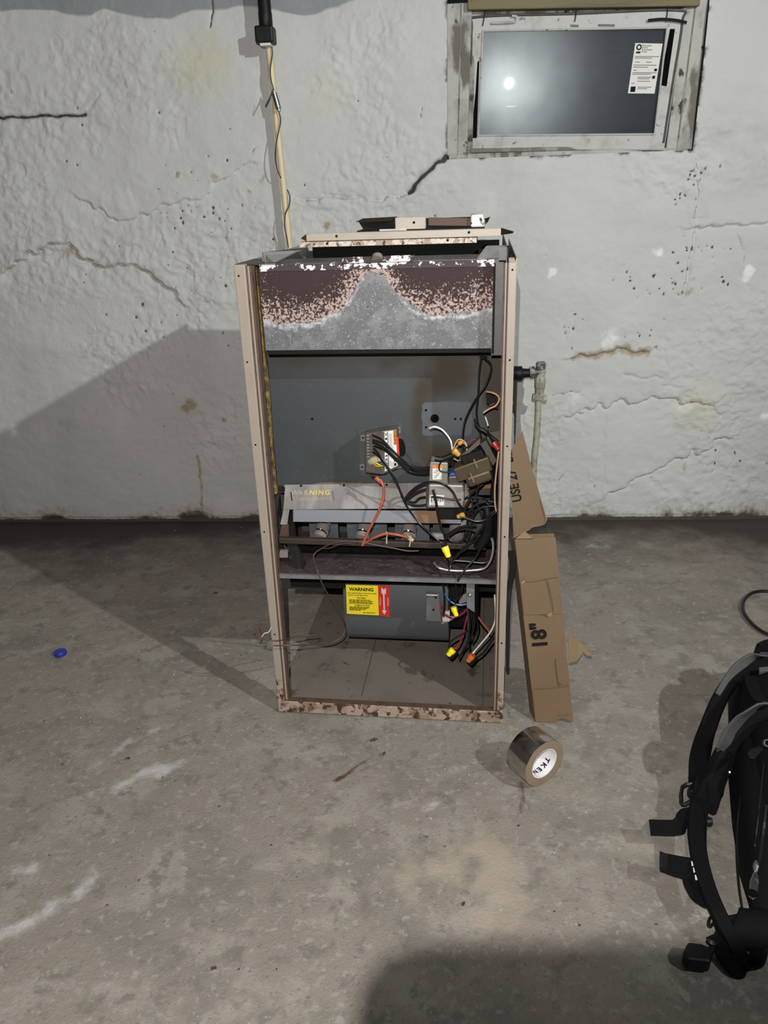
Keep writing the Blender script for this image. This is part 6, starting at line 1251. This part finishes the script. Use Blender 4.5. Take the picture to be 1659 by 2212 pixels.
def crumbs(name, n, mat, smin, smax, region):
    b = MB()
    for k in range(n):
        x, y = region(); z = 0.0005; s = rj.uniform(smin, smax); a = rj.uniform(0, PI)
        u_ = Vector((math.cos(a), math.sin(a), 0)) * s; v_ = Vector((-math.sin(a), math.cos(a), 0)) * s * rj.uniform(.3, .8); c = Vector((x, y, z))
        b.add([c - u_, c - v_, c + u_, c + v_, c + Vector((0, 0, s * rj.uniform(.4, .9)))], [(0, 1, 4), (1, 2, 4), (2, 3, 4), (3, 0, 4), (3, 2, 1, 0)])
    o = b.build(name, mat); o['kind'] = 'stuff'; return o
o = crumbs('debris', 150, m_crumb, .0012, .0038, lambda: (rj.uniform(-1.7, .42), rj.uniform(.95, 2.95))); tag(o, 'scattered dark grit and leaf crumbs over the concrete floor', 'debris')
o = crumbs('plaster_debris', 90, m_chip, .001, .003, lambda: (rj.uniform(-1.6, .42), rj.uniform(.95, 2.2) if rj.random() < .6 else rj.uniform(2.7, 3.08))); tag(o, 'tiny white plaster flakes sprinkled over the concrete floor', 'debris')

# ================================================================== lamps outside the frame
bt = thing('clamp_lamp', 'clamp lamp with a round metal reflector hung from the ceiling', 'lamp', BULB_POS)
bd_ = (BULB_AIM - BULB_POS).normalized()
MB().lathe(-bd_ * .13, -bd_ * .006, [(0, .02), (.3, .035), (.35, .05), (.8, .085), (1, .095), (1, .092), (.8, .082), (.37, .047)], 28, False).build('reflector', m_galv, bt, smooth=True)
MB().lathe(-bd_ * .20, -bd_ * .10, [(0, .018), (.2, .022), (1, .022)], 16).build('socket', m_blackmat, bt, smooth=True)
MB().tube([tuple(-bd_ * .19), tuple(-bd_ * .24 + Vector((0, 0, .05))), (-bd_.x * .24, -bd_.y * .24, 2.75 - BULB_POS.z)], .006, 8, 5).build('cord', m_black, bt, smooth=True)
sd_ = bpy.data.lights.new('clamp_lamp_light', 'SPOT'); sd_.energy = BULB_W; sd_.color = BULB_COL; sd_.shadow_soft_size = 0.028; sd_.spot_size = math.radians(84); sd_.spot_blend = 1.0
so_ = bpy.data.objects.new('clamp_lamp_light', sd_); COL.objects.link(so_); so_.location = BULB_POS; so_.rotation_euler = bd_.to_track_quat('-Z', 'Y').to_euler()
# unseen phone casts the near shadow; stand added to hold it and the headlamp
ps = thing('added_phone_stand', 'added black tripod stand holding the shadow-casting phone and a headlamp', 'stand', (0, -0.16, 0))
po = Vector((0, -0.16, 0))
MB().cyl((0, 0, .35), (0, 0, 1.24), .011, 12).build('column', m_blackmat, ps)
for k in range(3):
    a = PI / 2 + PI + k * 2 * PI / 3; MB().cyl((0, 0, .55), (math.cos(a) * .3, math.sin(a) * .3, .008), .008, 10).build('leg', m_blackmat, ps)
pc_ = CAM - po - UPV * 0.052 - FWD * 0.011
rc = [(sx_ * .0285 + .013 * math.cos(a_), sy_ * .0655 + .013 * math.sin(a_)) for sx_, sy_, q_ in ((1, 1, 0), (-1, 1, 1), (-1, -1, 2), (1, -1, 3)) for a_ in [q_ * PI / 2 + k * PI / 12 for k in range(7)]]
pc_ = pc_ - RGT * .004
MB().prism([pc_ + RGT * x + UPV * y + FWD * .004 for x, y in rc], -FWD * .008).build('phone', m_blackmat, ps, bevel=.001)
MB().obox(pc_ - FWD * .012 - UPV * .03, RGT, UPV, FWD, .09, .03, .012).build('phone_clamp', m_blackmat, ps)
MB().cyl(pc_ - FWD * .018 - UPV * .03, (0, 0, 1.24), .007, 10).build('clamp_arm', m_blackmat, ps)
lp0 = LAMP_POS - po
ldir = Vector((0.0, 0.93, -0.36)).normalized()
MB().tube([(0, 0, 1.22), (0.02, -.06, 1.30), (0.0, -.09, 1.42), tuple(lp0 - ldir * .07)], .006, 8, 6).build('gooseneck', m_black, ps, smooth=True)
MB().lathe(lp0 - ldir * .075, lp0 - ldir * .010, [(0, .012), (.3, .018), (1, .022)], 20).build('lamp_head', m_blackmat, ps, smooth=True)
ld_ = bpy.data.lights.new('headlamp_light', 'POINT'); ld_.energy = LAMP_W; ld_.color = LAMP_COL; ld_.shadow_soft_size = 0.003
lo_ = bpy.data.objects.new('headlamp_light', ld_); COL.objects.link(lo_); lo_.location = LAMP_POS
